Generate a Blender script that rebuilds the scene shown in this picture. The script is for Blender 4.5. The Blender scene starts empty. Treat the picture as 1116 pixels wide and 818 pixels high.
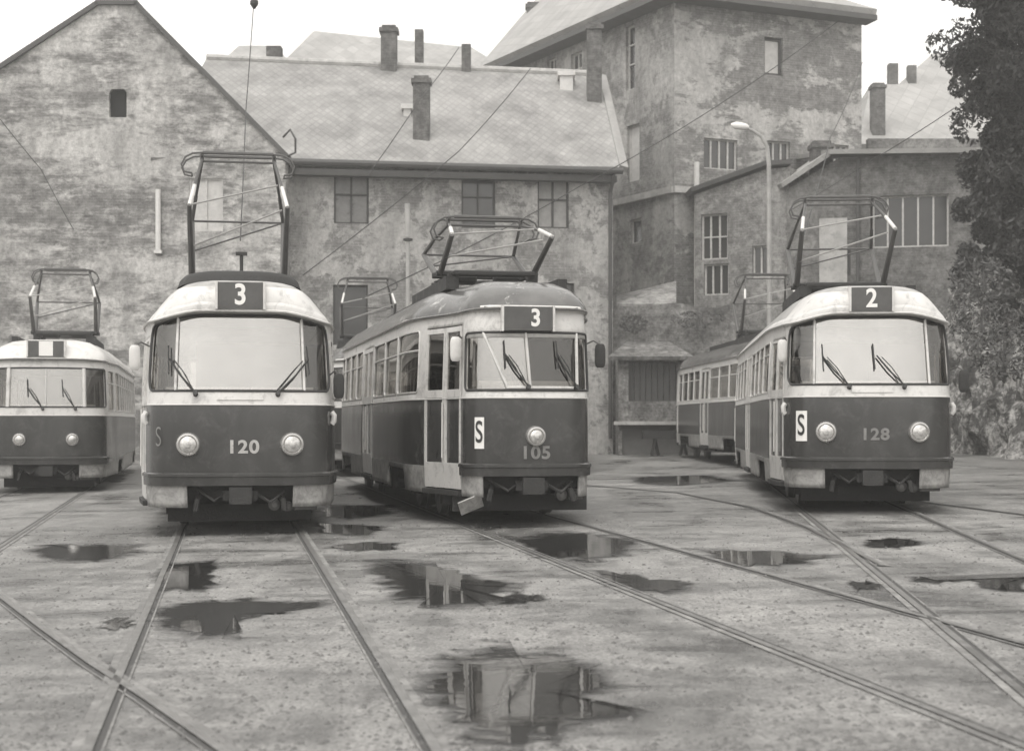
import bpy, bmesh, math, random
from mathutils import Vector, Matrix, geometry, noise
R = math.radians
random.seed(7)
scene = bpy.context.scene
C = scene.collection

# ------------------------------------------------------------------ camera geometry (photo 1116 x 818)
F = 1700.0; CX = 558.0; HY = 459.0; CH = 1.35
def at(px, py, Y): return Vector(((px-CX)/F*Y, Y, CH-(py-HY)/F*Y))
def clamp(v, a, b): return max(a, min(b, v))
def gz(x, y): return 0.015*(clamp(x, -15, 15)+3)+0.005*(clamp(y, 0, 55)-18)
def gp(px, py, dz=0.0):                       # point of the yard under a pixel
    Y = 20.0
    for _ in range(30):
        X = (px-CX)/F*Y
        Y = (CH-gz(X, Y))*F/(py-HY)
    X = (px-CX)/F*Y
    return Vector((X, Y, gz(X, Y)+dz))

# ------------------------------------------------------------------ materials
def G(v): return (min(v*1.022, 1), v, v*0.966, 1)
MATS = {}
def newmat(name):
    m = bpy.data.materials.new(name); m.use_nodes = True
    m.node_tree.nodes.clear(); MATS[name] = m
    return m, m.node_tree.nodes, m.node_tree.links
def nd(ns, t, **kw):
    n = ns.new(t)
    for k, v in kw.items():
        if k in n.inputs: n.inputs[k].default_value = v
        else: setattr(n, k, v)
    return n
def ramp(ns, stops):
    n = ns.new('ShaderNodeValToRGB'); e = n.color_ramp.elements
    while len(e) < len(stops): e.new(0.5)
    for el, (p, c) in zip(e, stops):
        el.position = p; el.color = c if isinstance(c, tuple) else (c, c, c, 1)
    return n
def mixc(ns, ls, fac, a, b, blend='MIX'):
    n = ns.new('ShaderNodeMix'); n.data_type = 'RGBA'; n.blend_type = blend
    for sock, v in ((n.inputs[0], fac), (n.inputs[6], a), (n.inputs[7], b)):
        if hasattr(v, 'is_linked') or hasattr(v, 'links'): ls.new(v, sock)
        else: sock.default_value = v
    return n.outputs[2]
def noise_n(ns, ls, vec, scale, detail=6, rough=.6, dist=0.0):
    n = ns.new('ShaderNodeTexNoise'); n.inputs['Scale'].default_value = scale
    n.inputs['Detail'].default_value = detail; n.inputs['Roughness'].default_value = rough
    n.inputs['Distortion'].default_value = dist
    if vec is not None: ls.new(vec, n.inputs['Vector'])
    return n.outputs['Fac']
def mapping(ns, ls, loc=(0, 0, 0), sc=(1, 1, 1), rot=(0, 0, 0)):
    t = ns.new('ShaderNodeTexCoord'); m = ns.new('ShaderNodeMapping')
    m.inputs['Location'].default_value = loc; m.inputs['Scale'].default_value = sc; m.inputs['Rotation'].default_value = rot
    ls.new(t.outputs['Object'], m.inputs['Vector']); return m.outputs['Vector']
def paint(name, v, rough=.35, var=.15, scale=3.0, metal=0.0, dirt=0.0, dirtv=.12, spec=.5, bump=0.0, streak=False):
    m, ns, ls = newmat(name)
    out = ns.new('ShaderNodeOutputMaterial'); b = ns.new('ShaderNodeBsdfPrincipled'); ls.new(b.outputs[0], out.inputs[0])
    vec = mapping(ns, ls, sc=(1, 1, .25) if streak else (1, 1, 1))
    f = noise_n(ns, ls, vec, scale, 8, .65, .3)
    rp = ramp(ns, [(.3, G(v*(1-var))), (.7, G(v*(1+var)))]); ls.new(f, rp.inputs[0])
    col = rp.outputs[0]
    if dirt > 0:
        f2 = noise_n(ns, ls, mapping(ns, ls, loc=(3, 7, 1)), scale*1.7, 10, .75, .5)
        r2 = ramp(ns, [(.62-dirt*.3, 0.0), (.74-dirt*.2, 1.0)]); ls.new(f2, r2.inputs[0])
        mu = ns.new('ShaderNodeMath'); mu.operation = 'MULTIPLY'; mu.inputs[1].default_value = .75; ls.new(r2.outputs[0], mu.inputs[0])
        col = mixc(ns, ls, mu.outputs[0], col, G(dirtv))
    ls.new(col, b.inputs['Base Color'])
    rr = ramp(ns, [(.3, rough*.75), (.7, min(1, rough*1.35))]); ls.new(f, rr.inputs[0]); ls.new(rr.outputs[0], b.inputs['Roughness'])
    b.inputs['Metallic'].default_value = metal; b.inputs['Specular IOR Level'].default_value = spec
    if bump > 0:
        bn = ns.new('ShaderNodeBump'); bn.inputs['Strength'].default_value = bump; bn.inputs['Distance'].default_value = .02
        ls.new(noise_n(ns, ls, mapping(ns, ls), scale*6, 6), bn.inputs['Height']); ls.new(bn.outputs[0], b.inputs['Normal'])
    return m
def glassmat(name, fac, tint, refl=.85):
    m, ns, ls = newmat(name)
    out = ns.new('ShaderNodeOutputMaterial'); mx = ns.new('ShaderNodeMixShader'); ls.new(mx.outputs[0], out.inputs[0])
    tr = ns.new('ShaderNodeBsdfTransparent'); tr.inputs[0].default_value = G(tint)
    gl = ns.new('ShaderNodeBsdfGlossy'); gl.inputs['Roughness'].default_value = .04; gl.inputs['Color'].default_value = G(refl)
    bn = ns.new('ShaderNodeBump'); bn.inputs['Strength'].default_value = .08; bn.inputs['Distance'].default_value = .02
    ls.new(noise_n(ns, ls, mapping(ns, ls), 2.5, 2), bn.inputs['Height']); ls.new(bn.outputs[0], gl.inputs['Normal'])
    fr = ns.new('ShaderNodeFresnel'); fr.inputs[0].default_value = 1.5
    ad = ns.new('ShaderNodeMath'); ad.operation = 'ADD'; ad.use_clamp = True; ad.inputs[1].default_value = fac
    ls.new(fr.outputs[0], ad.inputs[0])
    dn = noise_n(ns, ls, mapping(ns, ls, loc=(5, 1, 2)), 4, 8, .7, .4)
    dr = ramp(ns, [(.3, .92), (.7, 1.04)]); ls.new(dn, dr.inputs[0])
    mu = ns.new('ShaderNodeMath'); mu.operation = 'MULTIPLY'; mu.use_clamp = True
    ls.new(ad.outputs[0], mu.inputs[0]); ls.new(dr.outputs[0], mu.inputs[1])
    ls.new(mu.outputs[0], mx.inputs[0]); ls.new(tr.outputs[0], mx.inputs[1]); ls.new(gl.outputs[0], mx.inputs[2])
    return m
def wallmat(name, light, dark, scale=.35, lo=.42, hi=.56, brick=True, seed=0, stretch=(1, 1, 1.3), fine=.3, bump=.5):
    m, ns, ls = newmat(name)
    out = ns.new('ShaderNodeOutputMaterial'); b = ns.new('ShaderNodeBsdfPrincipled'); ls.new(b.outputs[0], out.inputs[0])
    b.inputs['Roughness'].default_value = .9; b.inputs['Specular IOR Level'].default_value = .2
    vec = mapping(ns, ls, loc=(seed*13.1, seed*5.7, seed*3.3), sc=stretch)
    f = noise_n(ns, ls, vec, scale, 12, .68, .5)
    f2 = noise_n(ns, ls, vec, scale*4.5, 12, .78, .3)
    mm = ns.new('ShaderNodeMath'); mm.operation = 'MULTIPLY_ADD'; mm.inputs[1].default_value = .45
    ls.new(f2, mm.inputs[0]); 
    m2 = ns.new('ShaderNodeMath'); m2.operation = 'MULTIPLY'; m2.inputs[1].default_value = .55; ls.new(f, m2.inputs[0]); ls.new(m2.outputs[0], mm.inputs[2])
    mask = ramp(ns, [(lo, 0.0), (hi, 1.0)]); ls.new(mm.outputs[0], mask.inputs[0])
    # plaster with weathering
    f3 = noise_n(ns, ls, mapping(ns, ls, loc=(seed, 9, 4), sc=(1, 1, .3)), 1.3, 8, .7, .3)
    pr = ramp(ns, [(.3, G(light*.62)), (.5, G(light)), (.68, G(light*1.3))]); ls.new(f3, pr.inputs[0])
    # brickwork
    tc = ns.new('ShaderNodeTexCoord'); sp = ns.new('ShaderNodeSeparateXYZ'); ls.new(tc.outputs['Object'], sp.inputs[0])
    sb = ns.new('ShaderNodeMath'); sb.operation = 'SUBTRACT'; ls.new(sp.outputs[0], sb.inputs[0]); ls.new(sp.outputs[1], sb.inputs[1])
    cb = ns.new('ShaderNodeCombineXYZ'); ls.new(sb.outputs[0], cb.inputs[0]); ls.new(sp.outputs[2], cb.inputs[1])
    br = ns.new('ShaderNodeTexBrick'); ls.new(cb.outputs[0], br.inputs['Vector'])
    br.inputs['Scale'].default_value = 1.0; br.inputs['Brick Width'].default_value = .30; br.inputs['Row Height'].default_value = .09
    br.inputs['Mortar Size'].default_value = .012; br.inputs['Color1'].default_value = G(dark*.88); br.inputs['Color2'].default_value = G(dark*1.12)
    br.inputs['Mortar'].default_value = G(dark*1.22)
    f4 = noise_n(ns, ls, mapping(ns, ls, loc=(2, seed, 8)), 2.2, 9, .7, .4)
    r4 = ramp(ns, [(.3, 0.6), (.7, 1.4)]); ls.new(f4, r4.inputs[0])
    bcol = mixc(ns, ls, 1.0, br.outputs['Color'], r4.outputs[0], 'MULTIPLY')
    col = mixc(ns, ls, mask.outputs[0], pr.outputs[0], bcol)
    f5 = noise_n(ns, ls, mapping(ns, ls), 5.5, 10, .85)
    r5 = ramp(ns, [(.36, max(.05, 1-fine*1.8)), (.5, 1), (.64, 1+fine*1.5)]); ls.new(f5, r5.inputs[0])
    col = mixc(ns, ls, 1.0, col, r5.outputs[0], 'MULTIPLY')
    ls.new(col, b.inputs['Base Color'])
    bn = ns.new('ShaderNodeBump'); bn.inputs['Strength'].default_value = bump; bn.inputs['Distance'].default_value = .05
    ls.new(mm.outputs[0], bn.inputs['Height']); bn.invert = True
    b2 = ns.new('ShaderNodeBump'); b2.inputs['Strength'].default_value = .5; b2.inputs['Distance'].default_value = .05
    ls.new(f5, b2.inputs['Height']); ls.new(bn.outputs[0], b2.inputs['Normal']); ls.new(b2.outputs[0], b.inputs['Normal'])
    return m
def roofmat(name, v, rows=.22, seed=0, var=.35):
    m, ns, ls = newmat(name)
    out = ns.new('ShaderNodeOutputMaterial'); b = ns.new('ShaderNodeBsdfPrincipled'); ls.new(b.outputs[0], out.inputs[0])
    b.inputs['Roughness'].default_value = .6
    tc = ns.new('ShaderNodeTexCoord'); sp = ns.new('ShaderNodeSeparateXYZ'); ls.new(tc.outputs['Object'], sp.inputs[0])
    cb = ns.new('ShaderNodeCombineXYZ'); ls.new(sp.outputs[0], cb.inputs[0]); ls.new(sp.outputs[2], cb.inputs[1])
    mp = ns.new('ShaderNodeMapping'); mp.inputs['Rotation'].default_value = (0, 0, R(38)); ls.new(cb.outputs[0], mp.inputs[0])
    br = ns.new('ShaderNodeTexBrick'); ls.new(mp.outputs[0], br.inputs['Vector']); br.offset = 0
    br.inputs['Scale'].default_value = 1; br.inputs['Brick Width'].default_value = rows*1.3; br.inputs['Row Height'].default_value = rows
    br.inputs['Mortar Size'].default_value = .02; br.inputs['Color1'].default_value = G(v*.90); br.inputs['Color2'].default_value = G(v*1.08)
    br.inputs['Mortar'].default_value = G(v*.84)
    f = noise_n(ns, ls, mapping(ns, ls, loc=(seed, 1, 1), sc=(1, 1, .5)), .8, 9, .65, .4)
    rr = ramp(ns, [(.3, 1-var), (.7, 1+var)]); ls.new(f, rr.inputs[0])
    ls.new(mixc(ns, ls, 1.0, br.outputs['Color'], rr.outputs[0], 'MULTIPLY'), b.inputs['Base Color'])
    bn = ns.new('ShaderNodeBump'); bn.inputs['Strength'].default_value = .5; bn.inputs['Distance'].default_value = .03
    ls.new(br.outputs['Fac'], bn.inputs['Height']); bn.invert = True; ls.new(bn.outputs[0], b.inputs['Normal'])
    return m

M_red = paint('tram_lower_paint', .046, .2, .3, 2.2, dirt=.42, dirtv=.085, streak=True)
M_cream = paint('tram_upper_paint', .62, .35, .10, 3, dirt=.38, dirtv=.32)
M_skirt = paint('tram_skirt_paint', .36, .5, .2, 4, dirt=.7, dirtv=.14)
M_roof = paint('tram_roof_paint', .40, .38, .2, 1.5, dirt=.55, dirtv=.17)
M_roofw = paint('tram_roof_worn', .11, .16, .35, 1.8, dirt=.22, dirtv=.62)
M_black = paint('black_rubber', .035, .6, .2, 5)
M_dark = paint('dirty_underframe', .032, .75, .5, 6, bump=.4)
M_inter = paint('interior_panel', .16, .6, .2, 2)
M_desk = paint('driver_desk', .62, .6, .1, 2)
M_steel = paint('steel_arm', .10, .45, .2, 6, metal=.3)
M_alu = paint('pale_metal', .62, .35, .1, 6)
M_chrome = paint('headlight_rim', .45, .22, .1, 6, metal=.7)
M_mark = paint('cream_marking', .42, .6, .25, 8, dirt=.2)
M_mark2 = paint('faded_marking', .20, .7, .3, 8)
M_white = paint('white_plate', .8, .5, .06, 4)
M_roofp = paint('tram_roof_pale', .60, .4, .12, 1.5, dirt=.4, dirtv=.3)
M_dial = paint('number_blind', .085, .5, .2, 6)
M_blackink = paint('black_ink', .03, .6, .1, 6)
M_wind = glassmat('windscreen_glass', .36, .85, .92); M_windd = glassmat('dim_reflection_glass', .10, .7, .8)  # second glass is set to reflect less, standing in for darker mirrored surroundings
M_glass = glassmat('window_glass', .14, .6, .8)
M_housegl = paint('house_window_glass', .04, .12, .3, 1.2, spec=.8)
M_lens = paint('headlight_lens', .55, .12, .35, 22, spec=.9, metal=.45)
M_wood = paint('window_frame_paint', .50, .7, .2, 5, dirt=.3, dirtv=.2)
M_woodd = paint('dark_window_wood', .06, .7, .3, 5)
M_conc = paint('pale_concrete', .42, .85, .25, 2.5, dirt=.35, dirtv=.22, bump=.3)
M_gutter = paint('dark_gutter', .07, .6, .3, 3)
M_pipe = paint('zinc_pipe', .30, .55, .2, 4)
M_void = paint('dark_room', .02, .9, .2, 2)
M_curtain = paint('pale_curtain', .5, .9, .15, 5)
M_post = paint('galvanised_post', .36, .5, .2, 4)
M_curt2 = paint('net_curtain', .16, .3, .35, 3, spec=.6)
M_wallA = wallmat('gable_wall', .45, .17, .42, .455, .545, seed=1, fine=.25, stretch=(.7, 1, 1.9))
M_wallB = wallmat('patched_plaster', .37, .20, .45, .50, .535, seed=3, fine=.18, stretch=(1, 1, 1))
M_wallC = wallmat('tall_house_plaster', .40, .19, .26, .485, .515, seed=12, fine=.18, stretch=(.7, 1, 1.5))
M_wallC2 = wallmat('side_plaster', .33, .19, .35, .47, .53, seed=8, fine=.2)
M_wallD = wallmat('annex_brick', .33, .17, .45, .44, .55, seed=21, fine=.3)
M_wallE = wallmat('workshop_brick', .24, .12, .45, .40, .54, seed=25, fine=.3)
M_wallW = wallmat('retaining_brick', .27, .11, .6, .40, .58, seed=31, fine=.4, bump=1)
M_rubble = wallmat('rubble_stone', .45, .085, .9, .45, .52, seed=41, fine=.5, bump=1)
M_tile = roofmat('slate_roof', .27, .17)
M_tile2 = roofmat('far_roof', .33, .5, 4, .2)
M_chim = wallmat('chimney_brick', .2, .10, .8, .3, .55, seed=51)

# ------------------------------------------------------------------ mesh helpers
def obj(name, bm, mats, parent=None, smooth=False, loc=None, recalc=True):
    """link bm as ONE mesh object; loc = world origin to subtract"""
    if recalc: bmesh.ops.recalc_face_normals(bm, faces=bm.faces)
    if loc is not None:
        for v in bm.verts: v.co -= Vector(loc)
    me = bpy.data.meshes.new(name); bm.to_mesh(me); bm.free()
    if not isinstance(mats, (list, tuple)): mats = [mats]
    for m in mats: me.materials.append(m)
    if smooth:
        for p in me.polygons: p.use_smooth = True
        try: me.set_sharp_from_angle(angle=R(38))
        except Exception: pass
    o = bpy.data.objects.new(name, me); C.objects.link(o)
    if parent is not None: o.parent = parent
    elif loc is not None: o.location = loc
    return o
def tag(o, label=None, cat=None, group=None, kind=None):
    if label: o['label'] = label
    if cat: o['category'] = cat
    if group: o['group'] = group
    if kind: o['kind'] = kind
    return o
def empty(name, loc, label, cat, group=None, rz=0):
    o = bpy.data.objects.new(name, None); C.objects.link(o); o.location = loc; o.rotation_euler = (0, 0, rz)
    o.empty_display_size = .3
    return tag(o, label, cat, group)
def box(bm, lo, hi, mi=0, M=None):
    vs = []
    for z in (lo[2], hi[2]):
        for x, y in ((lo[0], lo[1]), (hi[0], lo[1]), (hi[0], hi[1]), (lo[0], hi[1])):
            p = Vector((x, y, z)); vs.append(bm.verts.new(M @ p if M else p))
    for f in ((3, 2, 1, 0), (4, 5, 6, 7), (0, 1, 5, 4), (1, 2, 6, 5), (2, 3, 7, 6), (3, 0, 4, 7)):
        bm.faces.new([vs[i] for i in f]).material_index = mi
def tube(bm, pts, r, n=6, mi=0, closed=False, r2=None):
    pts = [Vector(p) for p in pts]; N = len(pts); rings = []
    prev = None
    for i, p in enumerate(pts):
        a = pts[(i-1) % N] if (closed or i > 0) else p
        b = pts[(i+1) % N] if (closed or i < N-1) else p
        t = (b-a)
        if t.length < 1e-9: t = Vector((0, 0, 1))
        t.normalize()
        up = Vector((0, 0, 1)) if abs(t.z) < .9 else Vector((1, 0, 0))
        if prev is not None:
            u = prev - t*prev.dot(t)
            if u.length > 1e-4: up = u
        u = (up - t*up.dot(t)).normalized(); w = t.cross(u); prev = u
        rr = r if r2 is None else r+(r2-r)*i/(N-1)
        rings.append([bm.verts.new(p+u*rr*math.cos(k*2*math.pi/n)+w*rr*math.sin(k*2*math.pi/n)) for k in range(n)])
    for i in range(N if closed else N-1):
        A, B = rings[i], rings[(i+1) % N]
        for k in range(n): bm.faces.new((A[k], A[(k+1) % n], B[(k+1) % n], B[k])).material_index = mi
    if not closed:
        bm.faces.new(rings[0][::-1]).material_index = mi; bm.faces.new(rings[-1]).material_index = mi
def frame_of(nrm):
    n = nrm.normalized(); u = Vector((0, 0, 1)).cross(n)
    if u.length < 1e-4: u = Vector((1, 0, 0))
    u.normalize(); return u, n.cross(u).normalized(), n
def lathe(bm, o, nrm, prof, n=20, mi=0):
    u, v, w = frame_of(nrm); rings = []
    for r, h in prof:
        rings.append([bm.verts.new(o+w*h+u*(r*math.cos(k*2*math.pi/n))+v*(r*math.sin(k*2*math.pi/n))) for k in range(n)])
    for A, B in zip(rings, rings[1:]):
        for k in range(n): bm.faces.new((A[k], A[(k+1) % n], B[(k+1) % n], B[k])).material_index = mi
    bm.faces.new(rings[-1]).material_index = mi; bm.faces.new(rings[0][::-1]).material_index = mi
def text_polys(s, size, bold=0.0):
    cu = bpy.data.curves.new('lettering', 'FONT'); cu.body = s; cu.size = size; cu.align_x = 'CENTER'; cu.align_y = 'CENTER'
    cu.offset = bold; cu.space_character = 1.1
    o = bpy.data.objects.new('lettering', cu); C.objects.link(o); bpy.context.view_layer.update()
    dg = bpy.context.evaluated_depsgraph_get(); me = bpy.data.meshes.new_from_object(o.evaluated_get(dg))
    vs = [(v.co.x, v.co.y) for v in me.vertices]; fs = [tuple(p.vertices) for p in me.polygons]
    bpy.data.objects.remove(o); bpy.data.curves.remove(cu); bpy.data.meshes.remove(me)
    return vs, fs

# ------------------------------------------------------------------ tram shape
def chaikin(pts, it=3):
    for _ in range(it):
        q = [pts[0]]
        for (a, b), (c, d) in zip(pts, pts[1:]):
            q += [(a*.75+c*.25, b*.75+d*.25), (a*.25+c*.75, b*.25+d*.75)]
        q.append(pts[-1]); pts = q
    return pts
def sm(x): x = clamp(x, 0, 1); return x*x*(3-2*x)
class Shape:
    def __init__(s, ctrl, prof, L=14.0, arch=.1):
        s.L = L; s.prof = prof; s.arch = arch
        p = chaikin(ctrl, 5); p.append((L/2, ctrl[-1][1]))
        full = p+[(L-d, w) for d, w in reversed(p[:-1])]
        s.pts = full; s.acc = [0]
        for (a, b), (c, d) in zip(full, full[1:]): s.acc.append(s.acc[-1]+math.hypot(c-a, d-b))
        s.A = s.acc[-1]
    def plan(s, a):
        a = clamp(a, 0, s.A); lo, hi = 0, len(s.acc)-1
        while hi-lo > 1:
            m = (lo+hi)//2
            if s.acc[m] <= a: lo = m
            else: hi = m
        t = (a-s.acc[lo])/max(1e-9, s.acc[hi]-s.acc[lo])
        (d0, w0), (d1, w1) = s.pts[lo], s.pts[hi]
        return d0+(d1-d0)*t, w0+(w1-w0)*t
    def a_of_d(s, d):
        lo, hi = 0.0, s.A
        for _ in range(40):
            m = (lo+hi)/2
            if s.plan(m)[0] < d: lo = m
            else: hi = m
        return lo
    def a_of_w(s, w0):
        lo, hi = 0.0, s.A/2
        for _ in range(40):
            m = (lo+hi)/2
            if s.plan(m)[1] < w0: lo = m
            else: hi = m
        return lo
    def pr(s, z):
        P = s.prof
        if z <= P[0][0]: return P[0][1:]
        for p, q in zip(P, P[1:]):
            if z <= q[0]:
                t = (z-p[0])/(q[0]-p[0]); return (p[1]+(q[1]-p[1])*t, p[2]+(q[2]-p[2])*t)
        return P[-1][1:]
    def pos(s, a, z):
        sg = 1 if a >= 0 else -1; aa = abs(a)
        y, w = s.plan(aa); rear = y > s.L/2
        d = min(y, s.L-y); kw, sh = s.pr(z)
        d2 = d+sh*max(0, 1-d/(abs(sh)*2+1.2))
        mm = min(aa, s.A-aa)
        zz = z-s.arch*sm((mm-.45)/.75)*sm((z-2.2)/.35)*(1-sm((z-2.8)/.2))
        yl = -s.L/2+d2
        if rear: yl = -yl
        return Vector((sg*w*kw, yl, zz))
    def S(s, a, z, off=0.0):
        p = s.pos(a, z)
        if off:
            e = .02
            ta = s.pos(a+e, z)-s.pos(a-e, z); tz = s.pos(a, z+e)-s.pos(a, z-e)
            n = ta.cross(tz).normalized(); p = p+n*off
        return p
    def N(s, a, z):
        e = .03; return (s.pos(a+e, z)-s.pos(a-e, z)).cross(s.pos(a, z+e)-s.pos(a, z-e)).normalized()

def patch(bm, s, a0, a1, z0, z1, off, thk=0.0, na=None, nz=None, mi=0, zbot=None):
    na = na or max(1, int(abs(a1-a0)/.12)+1); nz = nz or max(1, int((z1-z0)/.15)+1)
    def grid(o):
        g = []
        for j in range(nz+1):
            row = []
            for i in range(na+1):
                a = a0+(a1-a0)*i/na; zb = zbot(a) if zbot else z0
                row.append(bm.verts.new(s.S(a, zb+(z1-zb)*j/nz, o)))
            g.append(row)
        return g
    g = grid(off)
    for j in range(nz):
        for i in range(na): bm.faces.new((g[j][i], g[j][i+1], g[j+1][i+1], g[j+1][i])).material_index = mi
    if thk:
        h = grid(off-thk)
        for j in range(nz):
            for i in range(na): bm.faces.new((h[j][i], h[j+1][i], h[j+1][i+1], h[j][i+1])).material_index = mi
        for j in range(nz):
            bm.faces.new((g[j][0], g[j+1][0], h[j+1][0], h[j][0])).material_index = mi
            bm.faces.new((g[j+1][na], g[j][na], h[j][na], h[j+1][na])).material_index = mi
        for i in range(na):
            bm.faces.new((g[0][i+1], g[0][i], h[0][i], h[0][i+1])).material_index = mi
            bm.faces.new((g[nz][i], g[nz][i+1], h[nz][i+1], h[nz][i])).material_index = mi
def ring(s, a0, a1, z0, z1, r, off):
    pts = []
    for ca, cz, st in ((a1-r, z1-r, 0), (a0+r, z1-r, 90), (a0+r, z0+r, 180), (a1-r, z0+r, 270)):
        for k in range(5):
            t = R(st+k*22.5); pts.append((ca+r*math.cos(t), cz+r*math.sin(t)))
    out = []
    for (a, z), (b, y) in zip(pts, pts[1:]+pts[:1]):
        n = max(1, int(math.hypot(b-a, y-z)/.12))
        for k in range(n): out.append(s.S(a+(b-a)*k/n, z+(y-z)*k/n, off))
    return out

def build_shell(s, openings, rows, mat_of, root, mats, name='body', zmin=None, zmax=None, cap=False, solid=.03, extra_cols=()):
    """openings: (a0,a1,z0,z1,r)"""
    cols = set(); block = []
    rowset = set(rows)
    for a0, a1, z0, z1, r in openings:
        for v in (a0, a1): cols.add(round(clamp(v, -s.A, s.A), 4))
        if r:
            for v in (a0+r, a1-r):
                if abs(v) < s.A: cols.add(round(v, 4))
            block += [(a0, a0+r), (a1-r, a1)]
    for v in extra_cols: cols.add(round(v, 4))
    base = set(cols)
    def ok(v):
        if any(b0-.001 < v < b1+.001 for b0, b1 in block): return False
        return all(abs(v-c) > .022 for c in base)
    aend = s.a_of_d(2.2); v = 0
    while v < s.A/2+.01:
        for sg in (1, -1):
            for q in (v, s.A-v):
                c = round(sg*q, 4)
                if ok(c): cols.add(c)
        v += .06 if v < aend else .9
    for v in (-s.A, s.A):
        cols.add(round(v, 4))
    cols = sorted(cols)
    if abs(cols[-1]-s.A) > .001: cols.append(s.A)
    rows = sorted(rowset)
    rows = [z for z in rows if (zmin is None or z >= zmin-1e-6) and (zmax is None or z <= zmax+1e-6)]
    bm = bmesh.new(); n = len(cols)-1
    V = [[bm.verts.new(s.pos(c, z)) for c in cols[:-1]] for z in rows]
    def vv(j, i): return V[j][i % n]
    for j in range(len(rows)-1):
        z0, z1 = rows[j], rows[j+1]; zm = (z0+z1)/2
        for i in range(n):
            am = (cols[i]+cols[i+1])/2; hole = None
            for op in openings:
                if op[0] < am < op[1] and op[2] < zm < op[3]: hole = op; break
            q = [vv(j, i), vv(j, i+1), vv(j+1, i+1), vv(j+1, i)]
            mi = mat_of(am, zm)
            if hole is None:
                bm.faces.new(q).material_index = mi; continue
            a0, a1, h0, h1, r = hole
            if r:
                ea = 0 if abs(cols[i]-a0) < .002 and abs(cols[i+1]-a0-r) < .002 else (1 if abs(cols[i+1]-a1) < .002 and abs(cols[i]-a1+r) < .002 else None)
                ez = 0 if abs(z0-h0) < .002 and z1-h0 < r*1.6 else (1 if abs(z1-h1) < .002 and h1-z0 < r*1.6 else None)
                if ea is not None and ez is not None:
                    idx = {(0, 0): 0, (1, 0): 1, (1, 1): 2, (0, 1): 3}[(ea, ez)]
                    A_, B_, D_, E_ = q[idx], q[(idx+1) % 4], q[(idx+2) % 4], q[(idx+3) % 4]
                    pa, pb, pd, pe = A_.co, B_.co, D_.co, E_.co
                    arc = []
                    for k in range(1, 5):
                        t = R(90*k/5); u = 1-math.sin(t); w = 1-math.cos(t)
                        arc.append(bm.verts.new(pa*(1-u)*(1-w)+pb*u*(1-w)+pe*w*(1-u)+pd*u*w))
                    ch = [B_]+arc+[E_]
                    for x, y in zip(ch, ch[1:]):
                        bm.faces.new((A_, x, y)).material_index = mi
    if cap:
        top = [vv(len(rows)-1, i) for i in range(n)]
        c = Vector((0, 0, top[0].co.z+.01)); cv = bm.verts.new(c)
        # fan to a spine so that the roof stays smooth
        for i in range(n):
            a, b = top[i], top[(i+1) % n]
            bm.faces.new((a, b, cv)).material_index = mat_of(0, 3.1)
    for v in [v for v in bm.verts if not v.link_faces]: bm.verts.remove(v)
    o = obj(name, bm, mats, root, smooth=True, recalc=True)
    if solid:
        md = o.modifiers.new('thickness', 'SOLIDIFY'); md.thickness = solid; md.offset = -1
    return o

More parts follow.
